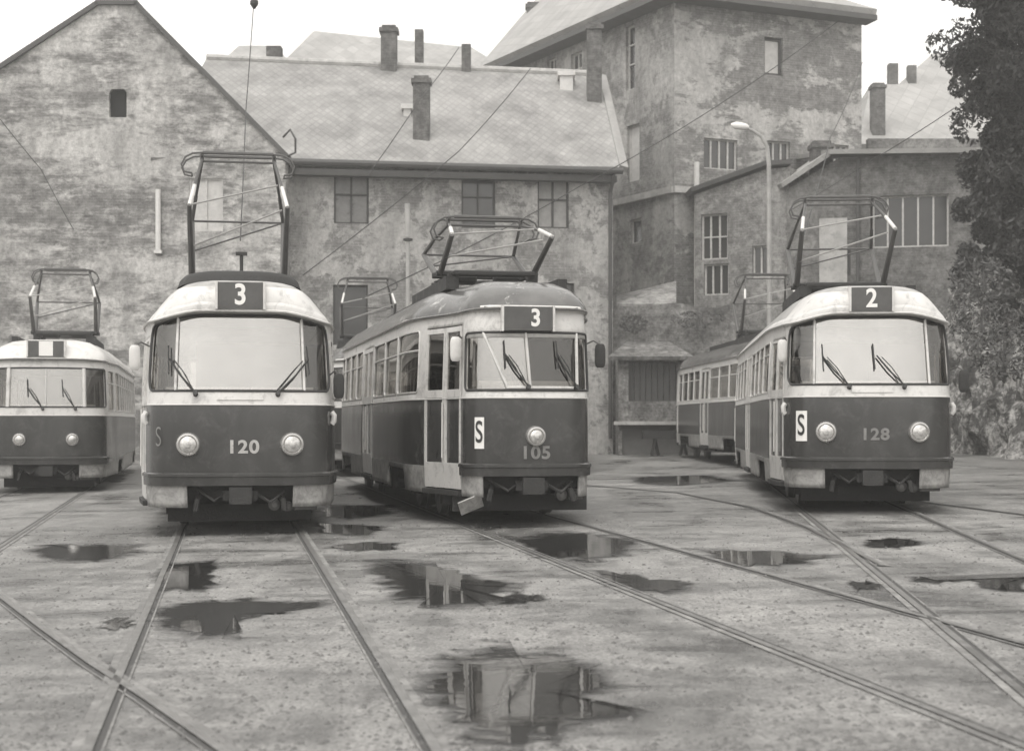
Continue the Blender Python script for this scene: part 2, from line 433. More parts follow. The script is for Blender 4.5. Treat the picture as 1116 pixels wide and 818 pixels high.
def panto(root, y, zb, zt, wid=1.6, knee=1.0, tilt=0.0):
    p = obj('pantograph', (lambda b: (tube(b, [(-.55, y-.75, zb), (.55, y-.75, zb), (.55, y+.75, zb), (-.55, y+.75, zb)], .035, 6, closed=True),
        [box(b, (sx*.55-.07, sy*.6+y-.07, zb-.22), (sx*.55+.07, sy*.6+y+.07, zb)) for sx in (-1, 1) for sy in (-1, 1)],
        tube(b, [(-.72, y-.2, zb+.04), (.72, y-.2, zb+.04)], .04), tube(b, [(-.72, y+.2, zb+.04), (.72, y+.2, zb+.04)], .04),
        [lathe(b, Vector((sx*.3, y, zb)), Vector((1, 0, 0)), [(.05, -.18), (.08, -.16), (.08, .16), (.05, .18)], 10) for sx in (-1, 1)],
        b)[-1])(bmesh.new()), M_dark, root)
    h = zt-zb; kz = zb+h*.54; kx = .68; hx = .52
    for sy in (-1, 1):
        for sx in (-1, 1):
            b = bmesh.new(); tube(b, [(sx*.66, y+sy*.2, zb+.05), (sx*kx, y+sy*knee, kz)], .046, 8, r2=.034); obj('lower_arm', b, M_steel, p)
            b = bmesh.new(); tube(b, [(sx*kx, y+sy*knee, kz), (sx*(kx*.6+hx*.4), y+sy*knee*.6, kz+(zt-kz)*.38)], .028, 8)
            obj('knee_sleeve', b, M_alu if sy < 0 else M_steel, p)
            b = bmesh.new(); tube(b, [(sx*(kx*.6+hx*.4), y+sy*knee*.6, kz+(zt-kz)*.38), (sx*hx, y+sy*.08, zt-.1)], .022, 6); obj('upper_arm', b, M_steel, p)
        b = bmesh.new()
        tube(b, [(-kx, y+sy*knee, kz), (kx*.82, y+sy*knee*.55, kz+(zt-kz)*.42)], .014, 5) if sy < 0 else tube(b, [(kx, y+sy*knee, kz), (-kx, y+sy*knee*.7, zb+h*.28)], .014, 5)
        tube(b, [(-kx, y+sy*knee, kz), (kx, y+sy*knee, kz)], .018, 5) if sy > 0 else tube(b, [(kx*.9, y+sy*knee*.8, kz-.02), (-kx, y+sy*knee*.55, zb+h*.25)], .014, 5)
        obj('brace', b, M_steel if sy > 0 else M_pipe, p)
    b = bmesh.new(); w = wid/2
    for sy in (-1, 1):
        yy = y+sy*.16
        tube(b, [(-w*.62, yy, zt), (w*.62, yy, zt)], .024, 6)
        for sx in (-1, 1):
            tube(b, [(sx*w*.62, yy, zt), (sx*w*.8, yy, zt-.015), (sx*w*.93, yy, zt-.07), (sx*w, yy, zt-.18), (sx*w*.95, yy, zt-.28), (sx*w*.82, yy, zt-.30)], .014, 6)
    for sx in (-1, 1):
        tube(b, [(sx*hx, y-.16, zt-.02), (sx*hx, y+.16, zt-.02)], .02); tube(b, [(sx*hx, y, zt-.1), (sx*hx, y, zt)], .03)
        tube(b, [(sx*w*.82, y-.16, zt-.30), (sx*w*.82, y+.16, zt-.30)], .012)
    tube(b, [(-hx, y, zt-.1), (hx, y, zt-.1)], .018)
    obj('collector_bow', b, M_steel, p)
    return p

def tram(kind, px, Yf, vp, zoff, label, route, fleet, splate, pan, mirrors, roofcap=False, heads=None, facew=None, detail=True, roofm=None):
    """front centre at pixel column px and distance Yf; vp = vanishing column of its track"""
    Xf = (px-CX)/F*Yf; dx = (vp-CX)/F; dl = math.hypot(dx, 1); ux, uy = dx/dl, 1/dl
    L = 14.0
    root = empty('tram', (Xf+ux*L/2, Yf+uy*L/2, zoff), label, 'tram', 'trams parked in the depot yard', rz=-math.atan2(ux, uy))
    new = kind == 'new'
    if new:
        ctrl = [(0, 0), (.0, .45), (.045, .80), (.17, 1.0), (.42, 1.085), (.75, 1.13), (1.7, 1.22), (2.3, 1.25), (3.0, 1.25)]
        prof = [(.34, .985, .03), (.72, 1, 0), (1.2, 1.0, .0), (1.55, .995, .02), (1.71, .99, .05), (2.62, .955, .26), (2.665, .97, .12), (2.71, .95, .12), (2.76, .92, .125),
                (2.81, .88, .13), (2.86, .83, .15), (2.91, .76, .18), (2.95, .69, .22), (2.99, .60, .29), (3.02, .51, .38), (3.05, .39, .58), (3.07, .28, .9), (3.09, .12, 1.4)]
        wtop = 2.62; arch = .12; aw = None
    else:
        fw = facew or .76
        ctrl = [(0, 0), (.01, fw*.5), (.07, fw*.82), (.26, fw), (.55, fw+.05), (1.0, fw+.13 if fw < 1 else fw+.05), (1.9, 1.19), (2.6, 1.25), (3.2, 1.25)]
        prof = [(.34, .985, .03), (.72, 1, 0), (1.2, 1.0, .0), (1.55, .995, .01), (1.71, .99, .02), (2.46, .965, .08), (2.60, .955, .10), (2.64, .985, .02), (2.70, .97, .06), (2.79, .92, .16),
                (2.90, .82, .36), (3.0, .66, .72), (3.06, .44, 1.2), (3.09, .2, 1.8)]
        wtop = 2.34 if fw < 1 else 2.46; arch = .02
    s = Shape(ctrl, prof, L, arch)
    aD = s.a_of_d
    ops = []; wins = []; doors = []
    # windscreen
    wz0, wr = (1.71 if new or fw >= 1 else 1.64), (.10 if new else .06)
    aw = s.a_of_w(1.075) if new else (aD(.50) if fw < 1 else aD(.40))
    if not new and fw < 1: aw = s.a_of_w(fw+.015)
    ops.append((-aw, aw, wz0, wtop, wr))
    rw = aw*.9
    ops.append((s.A-rw, s.A+1, wz0, wtop, wr)); ops.append((-s.A-1, -s.A+rw, wz0, wtop, wr))
    # apron cut-outs
    ops.append((-.62, .62, .3, .69, 0)); ops.append((s.A-.62, s.A+1, .3, .69, 0)); ops.append((-s.A-1, -s.A+.62, .3, .69, 0))
    d0 = .62 if new else (.72 if (facew or 0) >= 1 else .50)
    dr = [(d0, d0+1.12), (6.35, 7.65), (12.1, 13.2)]
    for q0, q1 in dr:
        a0, a1 = -aD(q1), -aD(q0); ops.append((a0, a1, .40, 2.48, 0)); doors.append((a0, a1))
    def winrow(q0, q1, n, sg):
        w = (q1-q0)/n
        for k in range(n):
            a0, a1 = sorted((sg*aD(q0+w*k+.05), sg*aD(q0+w*(k+1)-.05)))
            ops.append((a0, a1, 1.64, 2.46, .06)); wins.append((a0, a1))
    winrow(d0+1.3, 6.2, 4 if new else 3, -1); winrow(7.8, 11.95, 4, -1)
    winrow(.85, 1.95, 1, 1); winrow(2.05, 12.2, 10, 1)
    for q in (3.4, 10.6):
        for sg in (1, -1):
            a0, a1 = sorted((sg*aD(q-.85), sg*aD(q+.85))); ops.append((a0, a1, .3, .62, .10))
    rows = [.34, .40, .52, .62, .69, .72, 1.0, 1.3, 1.54, 1.64, 1.70, 1.71, 1.77, 2.1, 2.40, 2.46, 2.48]
    rows += [2.52, 2.62, 2.665, 2.71, 2.76, 2.81, 2.86, 2.91, 2.95, 2.99, 3.02, 3.05, 3.07, 3.09] if new else [2.52, 2.60, 2.64, 2.67, 2.70, 2.745, 2.79, 2.845, 2.90, 2.95, 3.0, 3.03, 3.06, 3.09]
    if wr: rows += [wz0+wr, wtop-wr]
    rows = sorted(set(round(r, 4) for r in rows))
    # drop rows that would fall inside the windscreen corner cells
    rows = [r for r in rows if not (wz0+.001 < r < wz0+wr-.001 and r != 1.77) ]
    zsplit = 2.76 if new else 2.64
    afr = aD(1.1)
    def mat_of(a, z):
        if z < .69: return 2
        if z < 1.54: return 0
        if new and z > 2.76: return 1 if min(abs(a), s.A-abs(a)) < afr*.93 and z < 2.96 else 3
        return 1
    build_shell(s, ops, rows, mat_of, root, [M_red, M_cream, M_skirt, M_roof], 'body', zmax=zsplit)
    build_shell(s, [], rows, (lambda a, z: 1 if min(abs(a), s.A-abs(a)) < afr*.9 and z < 2.97 else 0) if new else (lambda a, z: 0), root,
                [roofm or (M_roof if new else M_roofw), M_cream], 'roof', zmin=zsplit, cap=True, solid=0)
    # gutter / cowl lip and belt trims
    def loop_at(z, off, amin=0, amax=None, sg=None):
        amax = amax or s.A; out = []
        n = int((amax-amin)/.12)
        return [s.S(amin+(amax-amin)*k/n, z, off) for k in range(n+1)]
    b = bmesh.new(); zg = 2.665 if new else 2.63
    tube(b, loop_at(zg, .012, -s.A+.05, s.A-.05), .014, 5); obj('gutter', b, M_cream if new else M_roofw, root)
    b = bmesh.new(); tube(b, loop_at(1.545, .006, -s.A+.05, s.A-.05), .009, 5); obj('belt_trim', b, M_alu, root)
    b = bmesh.new()
    tube(b, loop_at(.72, .02, -doors[0][1]*1 and -abs(doors[0][1])+.02, aD(1.2)), .03, 6)
    patch(b, s, -abs(doors[0][1])+.03, aD(1.2), .60, .715, .035, .03)
    obj('bumper', b, M_red, root, smooth=True)
    # windscreen, its frame and pillars
    pa = .76 if new else (.04 if fw < 1 else .72)
    b = bmesh.new(); patch(b, s, -aw if (not new and fw < 1) else -pa, -.05 if (not new and fw < 1) else pa, wz0, wtop, -.022, 0, na=18, nz=6)
    ws = obj('windscreen', b, M_wind, root, smooth=True)
    for e0, e1 in ((((-.05, aw),)) if (not new and fw < 1) else ((-aw, -pa), (pa, aw))):
        b = bmesh.new(); patch(b, s, e0, e1, wz0, wtop, -.022, 0, na=8, nz=6); obj('side_pane', b, M_windd, ws, smooth=True)
    b = bmesh.new(); tube(b, ring(s, -aw, aw, wz0, wtop, .17 if new else max(wr, .03), .004), .016, 6, closed=True)
    obj('rubber_seal', b, M_black, ws, smooth=True)
    if new:
        for a in (-.76, .76): b = bmesh.new(); tube(b, [s.S(a, wz0+(wtop-wz0)*k/6, .0) for k in range(7)], .018, 6); obj('pillar', b, M_cream, ws, smooth=True)
        for sa in (-1, 1):
            for ez in (0, 1):
                rr = .17; b = bmesh.new(); ac, zc_ = sa*aw, (wz0, wtop)[ez]; sz = (1, -1)[ez]
                arc = [s.S(ac-sa*rr*(1-math.sin(R(9*k))), zc_+sz*rr*(1-math.cos(R(9*k))), .004) for k in range(11)]
                cv = b.verts.new(s.S(ac+sa*.02, zc_-sz*.02, .006)); av = [b.verts.new(p) for p in arc]
                for x, y in zip(av, av[1:]): b.faces.new((cv, x, y))
                obj('corner_panel', b, M_cream, ws)
    elif fw < 1:
        for a0_, a1_ in ((-.62, -.31), (-.08, -.03), (.60, .58)):
            b = bmesh.new(); tube(b, [s.S(a0_+(a1_-a0_)*(1-k/6), wz0+.02+(wtop-wz0-.02)*k/6, .0) for k in range(7)], .02, 6); obj('pillar', b, M_cream, ws, smooth=True)
        b = bmesh.new()
        tube(b, [s.S(-.31+k*.1, wz0+.03, 0) for k in range(10)], .018, 6); obj('lower_rail', b, M_cream, ws, smooth=True)
    else:
        for a in (-.72, .72): b = bmesh.new(); tube(b, [s.S(a, wz0+(wtop-wz0)*k/6, .0) for k in range(7)], .04, 6); obj('pillar', b, M_cream, ws, smooth=True)
        b = bmesh.new(); tube(b, [s.S(0, wz0+(wtop-wz0)*k/6, .0) for k in range(7)], .012, 6); obj('pillar', b, M_cream, ws, smooth=True)
    if new:
        b = bmesh.new(); patch(b, s, -1.02, 1.02, 2.5, wtop-.01, -.045, .008, na=20, nz=1, zbot=lambda a: 2.47+.10*(abs(a)/1.02)**2)
        obj('dark_top_strip', b, M_black, root)  # dark curved strip inside the top edge of the windscreen
    elif fw < 1:
        b = bmesh.new(); patch(b, s, -.60, .0, 2.2, wtop-.01, -.045, .008, na=12, nz=1, zbot=lambda a: 2.20+.8*(a+.28)**2)
        obj('dark_top_strip', b, M_black, root)  # dark curved strip inside the top of the left pane
    b = bmesh.new(); patch(b, s, s.A-rw, s.A-.001, wz0, wtop, -.022); patch(b, s, -s.A+.001, -s.A+rw, wz0, wtop, -.022)
    obj('rear_window', b, M_glass, root, smooth=True)
    # side windows
    for a0, a1 in wins:
        b = bmesh.new(); patch(b, s, a0, a1, 1.64, 2.46, -.02, 0, nz=3); w = obj('window', b, M_glass, root, smooth=True)
        if detail or True:
            b = bmesh.new(); tube(b, ring(s, a0, a1, 1.64, 2.46, .06, .0), .014, 5, closed=True)
            tube(b, [s.S(a0+(a1-a0)*k/3, 2.19, -.01) for k in range(4)], .015, 5)
            obj('frame', b, M_cream, w, smooth=True)
    # doors: two leaves each
    for a0, a1 in doors:
        m = (a0+a1)/2
        for l0, l1 in ((a0+.01, m-.008), (m+.008, a1-.01)):
            b = bmesh.new(); st = .048
            for q in ((l0, l0+st, .42, 2.46), (l1-st, l1, .42, 2.46), (l0+st, l1-st, .42, .74), (l0+st, l1-st, 1.56, 1.66), (l0+st, l1-st, 2.39, 2.46)):
                patch(b, s, q[0], q[1], q[2], q[3], .008, .03, na=2, mi=0)
            d = obj('door', b, [M_cream if True else M_red], root)
            for z0, z1 in ((.74, 1.56), (1.66, 2.39)):
                b = bmesh.new(); patch(b, s, l0+st, l1-st, z0, z1, -.012, .004, na=2); obj('door_window', b, M_glass if z0 > 1 else M_red, d)
        b = bmesh.new(); patch(b, s, a0, a1, .34, .40, .05, .09, na=3); obj('step', b, M_dark, root)
        b = bmesh.new(); tube(b, [s.S(m, .8, .03), s.S(m, 1.5, .03)], .012, 5); obj('door_handle', b, M_alu, root)
    # lamps
    zh = 1.08
    for a in (heads if heads is not None else ((-.60, .60) if new else (0.03,))):
        rr = .125 if new else .11
        o = s.S(a, zh, .0); n = s.N(a, zh)
        b = bmesh.new(); lathe(b, o, n, [(rr+.02, -.03), (rr+.02, .02), (rr+.005, .055), (rr-.015, .06), (rr-.03, .045)], 24)
        h = obj('headlight', b, M_chrome, root, smooth=True)
        b = bmesh.new(); lathe(b, o+n*.046, n, [(rr-.025, -.03), (rr-.03, .006), (rr*.6, .02), (rr*.34, .026), (rr*.3, .036), (.012, .04)], 24); obj('lens', b, M_lens, h, smooth=True)
    if new:
        for sg in (-1, 1):
            a = sg*(aw+.06); o = s.S(a, 1.40, 0); n = s.N(a, 1.4)
            b = bmesh.new(); tube(b, [s.S(a, 1.32, .01), s.S(a, 1.35, .035), s.S(a, 1.42, .04), s.S(a, 1.46, .01)], .035, 8); obj('turn_signal', b, M_alu, root, smooth=True)
    # destination box
    if route is not None:
        far = (facew or 0) >= 1
        zc2, hw, hh, cx_ = (2.835, .262, .155, 0) if new else ((2.83, .33, .15, 0) if far else (2.505, .30, .145, -.06))
        fy = s.S(0, 2.68, 0).y if new else (s.S(0, 2.68, 0).y if far else s.S(0, 2.64, 0).y)
        b = bmesh.new(); yb = fy-.03
        box(b, (cx_-hw, yb, zc2-hh), (cx_+hw, fy+.5, zc2+hh)); db = obj('destination_box', b, M_dial, root)
        for sx in (-1, 1):
            b = bmesh.new(); box(b, (cx_+sx*(hw+.016)-.014, yb-.012, zc2-hh-.01), (cx_+sx*(hw+.016)+.014, fy+.3, zc2+hh+.01))
            obj('bracket', b, M_cream, db)
        if fw_plate(kind, facew):
            b = bmesh.new(); box(b, (-.13, yb-.012, zc2-hh+.01), (.13, yb+.002, zc2+hh-.01)); obj('number_panel', b, M_white, db)
        if route:
            vs, fs = text_polys(route, .34 if new else .29, .008); b = bmesh.new()
            vv = [b.verts.new((x*.9+(.03 if not new else 0), yb-.006, zc2+y)) for x, y in vs]
            for f in fs:
                try: b.faces.new([vv[i] for i in f])
                except ValueError: pass
            obj('route_number', b, M_white, db, recalc=False)
    if fleet:
        vs, fs = text_polys(fleet, .235, .007); b = bmesh.new(); zf = 1.045 if new else .875; ax = .03
        vv = [b.verts.new(s.S(ax+x, zf+y*.9, .014)) for x, y in vs]
        for f in fs:
            try: b.faces.new([vv[i] for i in f])
            except ValueError: pass
        obj('fleet_number', b, M_mark if fleet == '120' else M_mark2, root, recalc=False)
    if splate:
        a, z, w, h, plated = splate; par = root
        if plated:
            b = bmesh.new(); patch(b, s, a-w/2, a+w/2, z-h/2, z+h/2, .014, .012, na=3, nz=1); par = obj('sign_plate', b, M_white, root)
        vs, fs = text_polys('S', h*.98, .004 if plated else -.004); b = bmesh.new()
        vv = [b.verts.new(s.S(a+x*.62, z+y, .018)) for x, y in vs]
        for f in fs:
            try: b.faces.new([vv[i] for i in f])
            except ValueError: pass
        obj('letter', b, M_blackink if plated else M_mark2, par, recalc=False)
    # wipers (pivot a, tip a)
    for pv, el, tip in ({'120': ((-.52, -.84, -.86), (.44, .82, .80)), '128': ((-.30, -.66, -.66), (.42, .06, .02))}.get(fleet, ((-.36, -.74, -.74), (.30, .05, -.0)) if new else ((-.06, -.36, -.36), (.55, .30, .30)))):
        b = bmesh.new(); k = (el-pv)
        tube(b, [s.S(pv, 1.68, .05), s.S(pv+k*.55, 1.88, .05), s.S(pv+k*.98, 2.08, .04)], .012, 5)
        tube(b, [s.S(pv-.02, 1.70, .05), s.S(pv+k*.45, 1.92, .05), s.S(pv+k*.8, 2.06, .04)], .007, 5)
        tube(b, [s.S(pv, 1.66, -.02), s.S(pv, 1.68, .06)], .03, 8)
        tube(b, [s.S(tip+.02, 1.90, .025), s.S(tip, 2.24, .025)], .010, 5)
        obj('wiper', b, M_black, root)
    if new:
        b = bmesh.new(); patch(b, s, -.27, .27, 1.60, 1.66, .012, .01, na=4, nz=1); obj('grille', b, M_cream, root)
    # mirrors
    for sg, z, out, mt in mirrors:
        a = sg*(aw+.16); p = s.S(a, z+.12, 0); q = p+Vector((sg*out, -.12, .0))
        b = bmesh.new(); c = q+Vector((0, 0, -.14))
        for kz, kr in ((-.15, .6), (-.12, .9), (0, 1), (.12, .9), (.15, .6)): pass
        lv = []
        for kz, kr in ((-.15, .55), (-.13, .85), (-.08, 1), (.08, 1), (.13, .85), (.15, .55)):
            lv.append([b.verts.new(c+Vector((.065*kr*cx_, .035*kr*cy_, kz))) for cx_, cy_ in ((-1, -.5), (-.6, -1), (.6, -1), (1, -.5), (1, .6), (.6, 1), (-.6, 1), (-1, .6))])
        for A_, B_ in zip(lv, lv[1:]):
            for k in range(8): b.faces.new((A_[k], A_[(k+1) % 8], B_[(k+1) % 8], B_[k]))
        b.faces.new(lv[0][::-1]); b.faces.new(lv[-1])
        mo = obj('mirror', b, mt, root, smooth=True)
        b = bmesh.new(); tube(b, [p, p+Vector((sg*out*.6, -.05, .05)), q, c], .011, 5); obj('mirror_arm', b, M_steel, mo)
    # underframe, bogies, coupler
    b = bmesh.new()
    box(b, (-1.02, -4.6, .42), (1.02, 4.6, .70)); box(b, (-.6, -6.75, .45), (.6, 6.75, .66)); box(b, (-.68, -6.2, .5), (.68, 6.2, .705))
    for y in (-1.6, -.3, 1.2): box(b, (-1.1, y-.5, .26), (-.55, y+.5, .60)); box(b, (.55, y-.45, .28), (1.1, y+.45, .60))
    obj('underframe', b, M_dark, root)
    b = bmesh.new()
    for sx in (-1, 1):
        tube(b, [(sx*.45, -L/2+.35, .5), (sx*.5, -L/2+.1, .42), (sx*.52, -L/2+.12, .30)], .035, 6)
    box(b, (-.86, -L/2+.75, .14), (.86, -L/2+.80, .34)); box(b, (-.9, -L/2+1.3, .2), (.9, -L/2+1.5, .6))  # lifeguard boards, made broad and dark to stand in for shade underneath
    obj('lifeguard', b, M_dark, root)
    b = bmesh.new(); tube(b, [(0, -L/2+1.4, .5), (0, -L/2+.15, .48)], .05, 8); box(b, (-.13, -L/2-.06, .38), (.13, -L/2+.22, .58)); box(b, (-.2, -L/2+.05, .42), (.2, -L/2+.12, .54))
    tube(b, [(.18, -L/2+.1, .5), (.35, -L/2+.0, .40), (.52, -L/2+.15, .52)], .02, 6)
    tube(b, [(-.18, -L/2+.1, .5), (-.3, -L/2+.03, .42), (-.5, -L/2+.2, .55)], .018, 6)
    obj('coupler', b, M_dark, root)
    b = bmesh.new(); patch(b, s, .66, .98, .30, .42, -.05, .2, na=2, nz=1); lathe(b, Vector((.40, -L/2+.3, .36)), Vector((0, -1, 0)), [(.05, 0), (.07, .02), (.07, .12), (.03, .14)], 12)
    lathe(b, Vector((.56, -L/2+.32, .34)), Vector((0, -1, 0)), [(.05, 0), (.06, .02), (.06, .12), (.03, .14)], 12)
    obj('socket', b, M_steel, root)
    # splash apron behind the front corners
    for sg in (-1, 1):
        pass
    for q in (3.4, 10.6):
        yc = -L/2+q; b = bmesh.new()
        for sx in (-1, 1):
            box(b, (sx*.9-.05, yc-1.15, .30), (sx*.9+.05, yc+1.15, .48)); box(b, (sx*.9-.08, yc-.25, .25), (sx*.9+.08, yc+.25, .60))
        box(b, (-.85, yc-.3, .3), (.85, yc+.3, .55)); bo = obj('bogie', b, M_dark, root)
        for sy in (-1, 1):
            for sx in (-1, 1):
                b = bmesh.new(); lathe(b, Vector((sx*.72, yc+sy*.95, .35)), Vector((sx, 0, 0)), [(.12, -.07), (.37, -.065), (.37, -.04), (.35, -.035), (.34, .05), (.30, .06), (.10, .05), (.08, .09)], 24)
                obj('wheel', b, M_steel, bo, smooth=True)
    # interior
    b = bmesh.new(); box(b, (-1.1, -4.9, .80), (1.1, 4.9, .85)); box(b, (-.7, -L/2+.8, .80), (.7, -4.9, .849)); box(b, (-.7, 4.9, .80), (.7, L/2-.8, .849))
    fi = obj('cabin_floor', b, M_inter, root)
    b = bmesh.new(); dw = .82 if new or (facew or .86) > 1 else .55
    box(b, (-dw, -L/2+.42, .86), (dw, -L/2+.8, 1.70)); box(b, (-dw-.05, -L/2+.40, 1.70), (dw+.05, -L/2+.85, 1.76)); obj('driver_desk', b, M_desk, root)
    b = bmesh.new(); box(b, (-.55, -L/2+1.95, .86), (1.12, -L/2+2.0, 2.35)); box(b, (.15, -L/2+1.2, 1.15), (.6, -L/2+1.55, 1.3)); box(b, (.15, -L/2+1.55, 1.3), (.6, -L/2+1.62, 1.95)); obj('cab_partition', b, M_inter, root)
    if detail:
        for k in range(9):
            for x in (-.85, .45, .9):
                if 5.3 < 2.6+k*1.05 < 7.9 and x < 0: continue
                b = bmesh.new(); y = -L/2+2.6+k*1.05
                box(b, (x-.2, y, 1.22), (x+.2, y+.42, 1.28)); box(b, (x-.2, y+.42, 1.28), (x+.2, y+.47, 1.78)); tube(b, [(x, y+.2, .85), (x, y+.2, 1.22)], .025); obj('seat', b, M_inter, root)
    if roofcap:
        b = bmesh.new(); rings = []
        for z, w, l in ((3.03, .80, .0), (3.12, .77, .04), (3.17, .72, .10), (3.19, .6, .2)):
            rg = []
            for k in range(40):
                t = 2*math.pi*k/40; cs, sn = math.cos(t), math.sin(t)
                e = .55; x = w*abs(cs)**e*(1 if cs >= 0 else -1); y = -4.2+(2.2-l)*abs(sn)**e*(1 if sn >= 0 else -1)
                rg.append(b.verts.new((x, y, z)))
            rings.append(rg)
        for A_, B_ in zip(rings, rings[1:]):
            for k in range(40): b.faces.new((A_[k], A_[(k+1) % 40], B_[(k+1) % 40], B_[k]))
        b.faces.new(rings[-1]); obj('roof_cover', b, M_dark, root, smooth=True)
        b = bmesh.new(); tube(b, [(.02, -L/2+1.0, 3.0), (.02, -L/2+1.0, 3.42)], .022); box(b, (-.05, -L/2+.97, 3.40), (.09, -L/2+1.03, 3.44)); obj('aerial', b, M_black, root)
    else:
        b = bmesh.new(); box(b, (-.45, -1.2, 3.07), (.45, 3.8, 3.22)); obj('resistor_box', b, M_dark, root)
        b = bmesh.new()
        for sx in (-.75, .75): box(b, (sx-.06, -5.4, 2.98), (sx+.06, -2.2, 3.14))
        obj('running_board', b, M_dark, root)
    if pan: panto(root, -L/2+pan[0], pan[1], pan[2], pan[3], pan[4])
    return root
def fw_plate(kind, facew): return kind != 'new' and (facew or .86) > 1

t120 = tram('new', 262, 18.3, 250, 0.0, 'large tram facing straight out, route 3 blind, fleet number 120', '3', '120', (-.96, 1.16, .12, .34, False),
     (4.6, 3.36, 5.24, 1.62, .9), ((-1, 2.14, .17, M_alu), (1, 1.80, .10, M_dark)), roofcap=True)
t105 = tram('old', 581, 18.9, 210, .09, 'older dome roofed tram with a single headlight, fleet number 105', '3', '105', (-.66, 1.12, .125, .38, True),
     (3.2, 3.28, 4.12, 1.5, 1.3), ((-1, 2.17, .10, M_alu), (1, 2.1, .17, M_dark)))
b = bmesh.new(); M4 = Matrix.Translation((-.72, -6.74, .25)) @ Matrix.Rotation(R(-22), 4, 'Y') @ Matrix.Rotation(R(35), 4, 'X')
box(b, (-.15, -.01, -.10), (.15, .01, .10), M=M4); obj('bent_step_plate', b, M_skirt, t105)
t128 = tram('new', 951, 20.5, 722, .13, 'tram showing route 2 and fleet number 128 with a white S plate', '2', '128', (-.93, 1.16, .16, .40, True),
     (4.0, 3.30, 4.72, 1.5, 1.35), ((-1, 2.26, .06, M_alu), (1, 1.78, .18, M_dark)))
tL = tram('old', 50, 30.0, 215, -.08, 'distant tram at the left edge with pale roof and blank white number panel', '', '', None,
     (4.6, 3.34, 4.78, 1.42, .8), (), heads=(-.49, .49), facew=1.08, detail=False, roofm=M_roofp)
t2 = tram('old', 409, 35.6, 340, .12, 'tram half hidden between the 120 and 105 trams', None, '', None,
     (5.0, 3.4, 4.95, 1.55, .8), ((-1, 2.1, .05, M_alu),), facew=1.0, detail=False)
t3 = tram('old', 884, 34.9, 486, .30, 'coupled tram car standing behind the tram numbered 128', None, '', None,
     (5.0, 3.3, 4.8, 1.55, .8), (), facew=1.0, detail=False)
t4 = tram('old', 589, 35.5, 505, .25, 'tram almost wholly hidden behind the 105 tram', None, '', None,
     None, (), facew=1.0, detail=False)

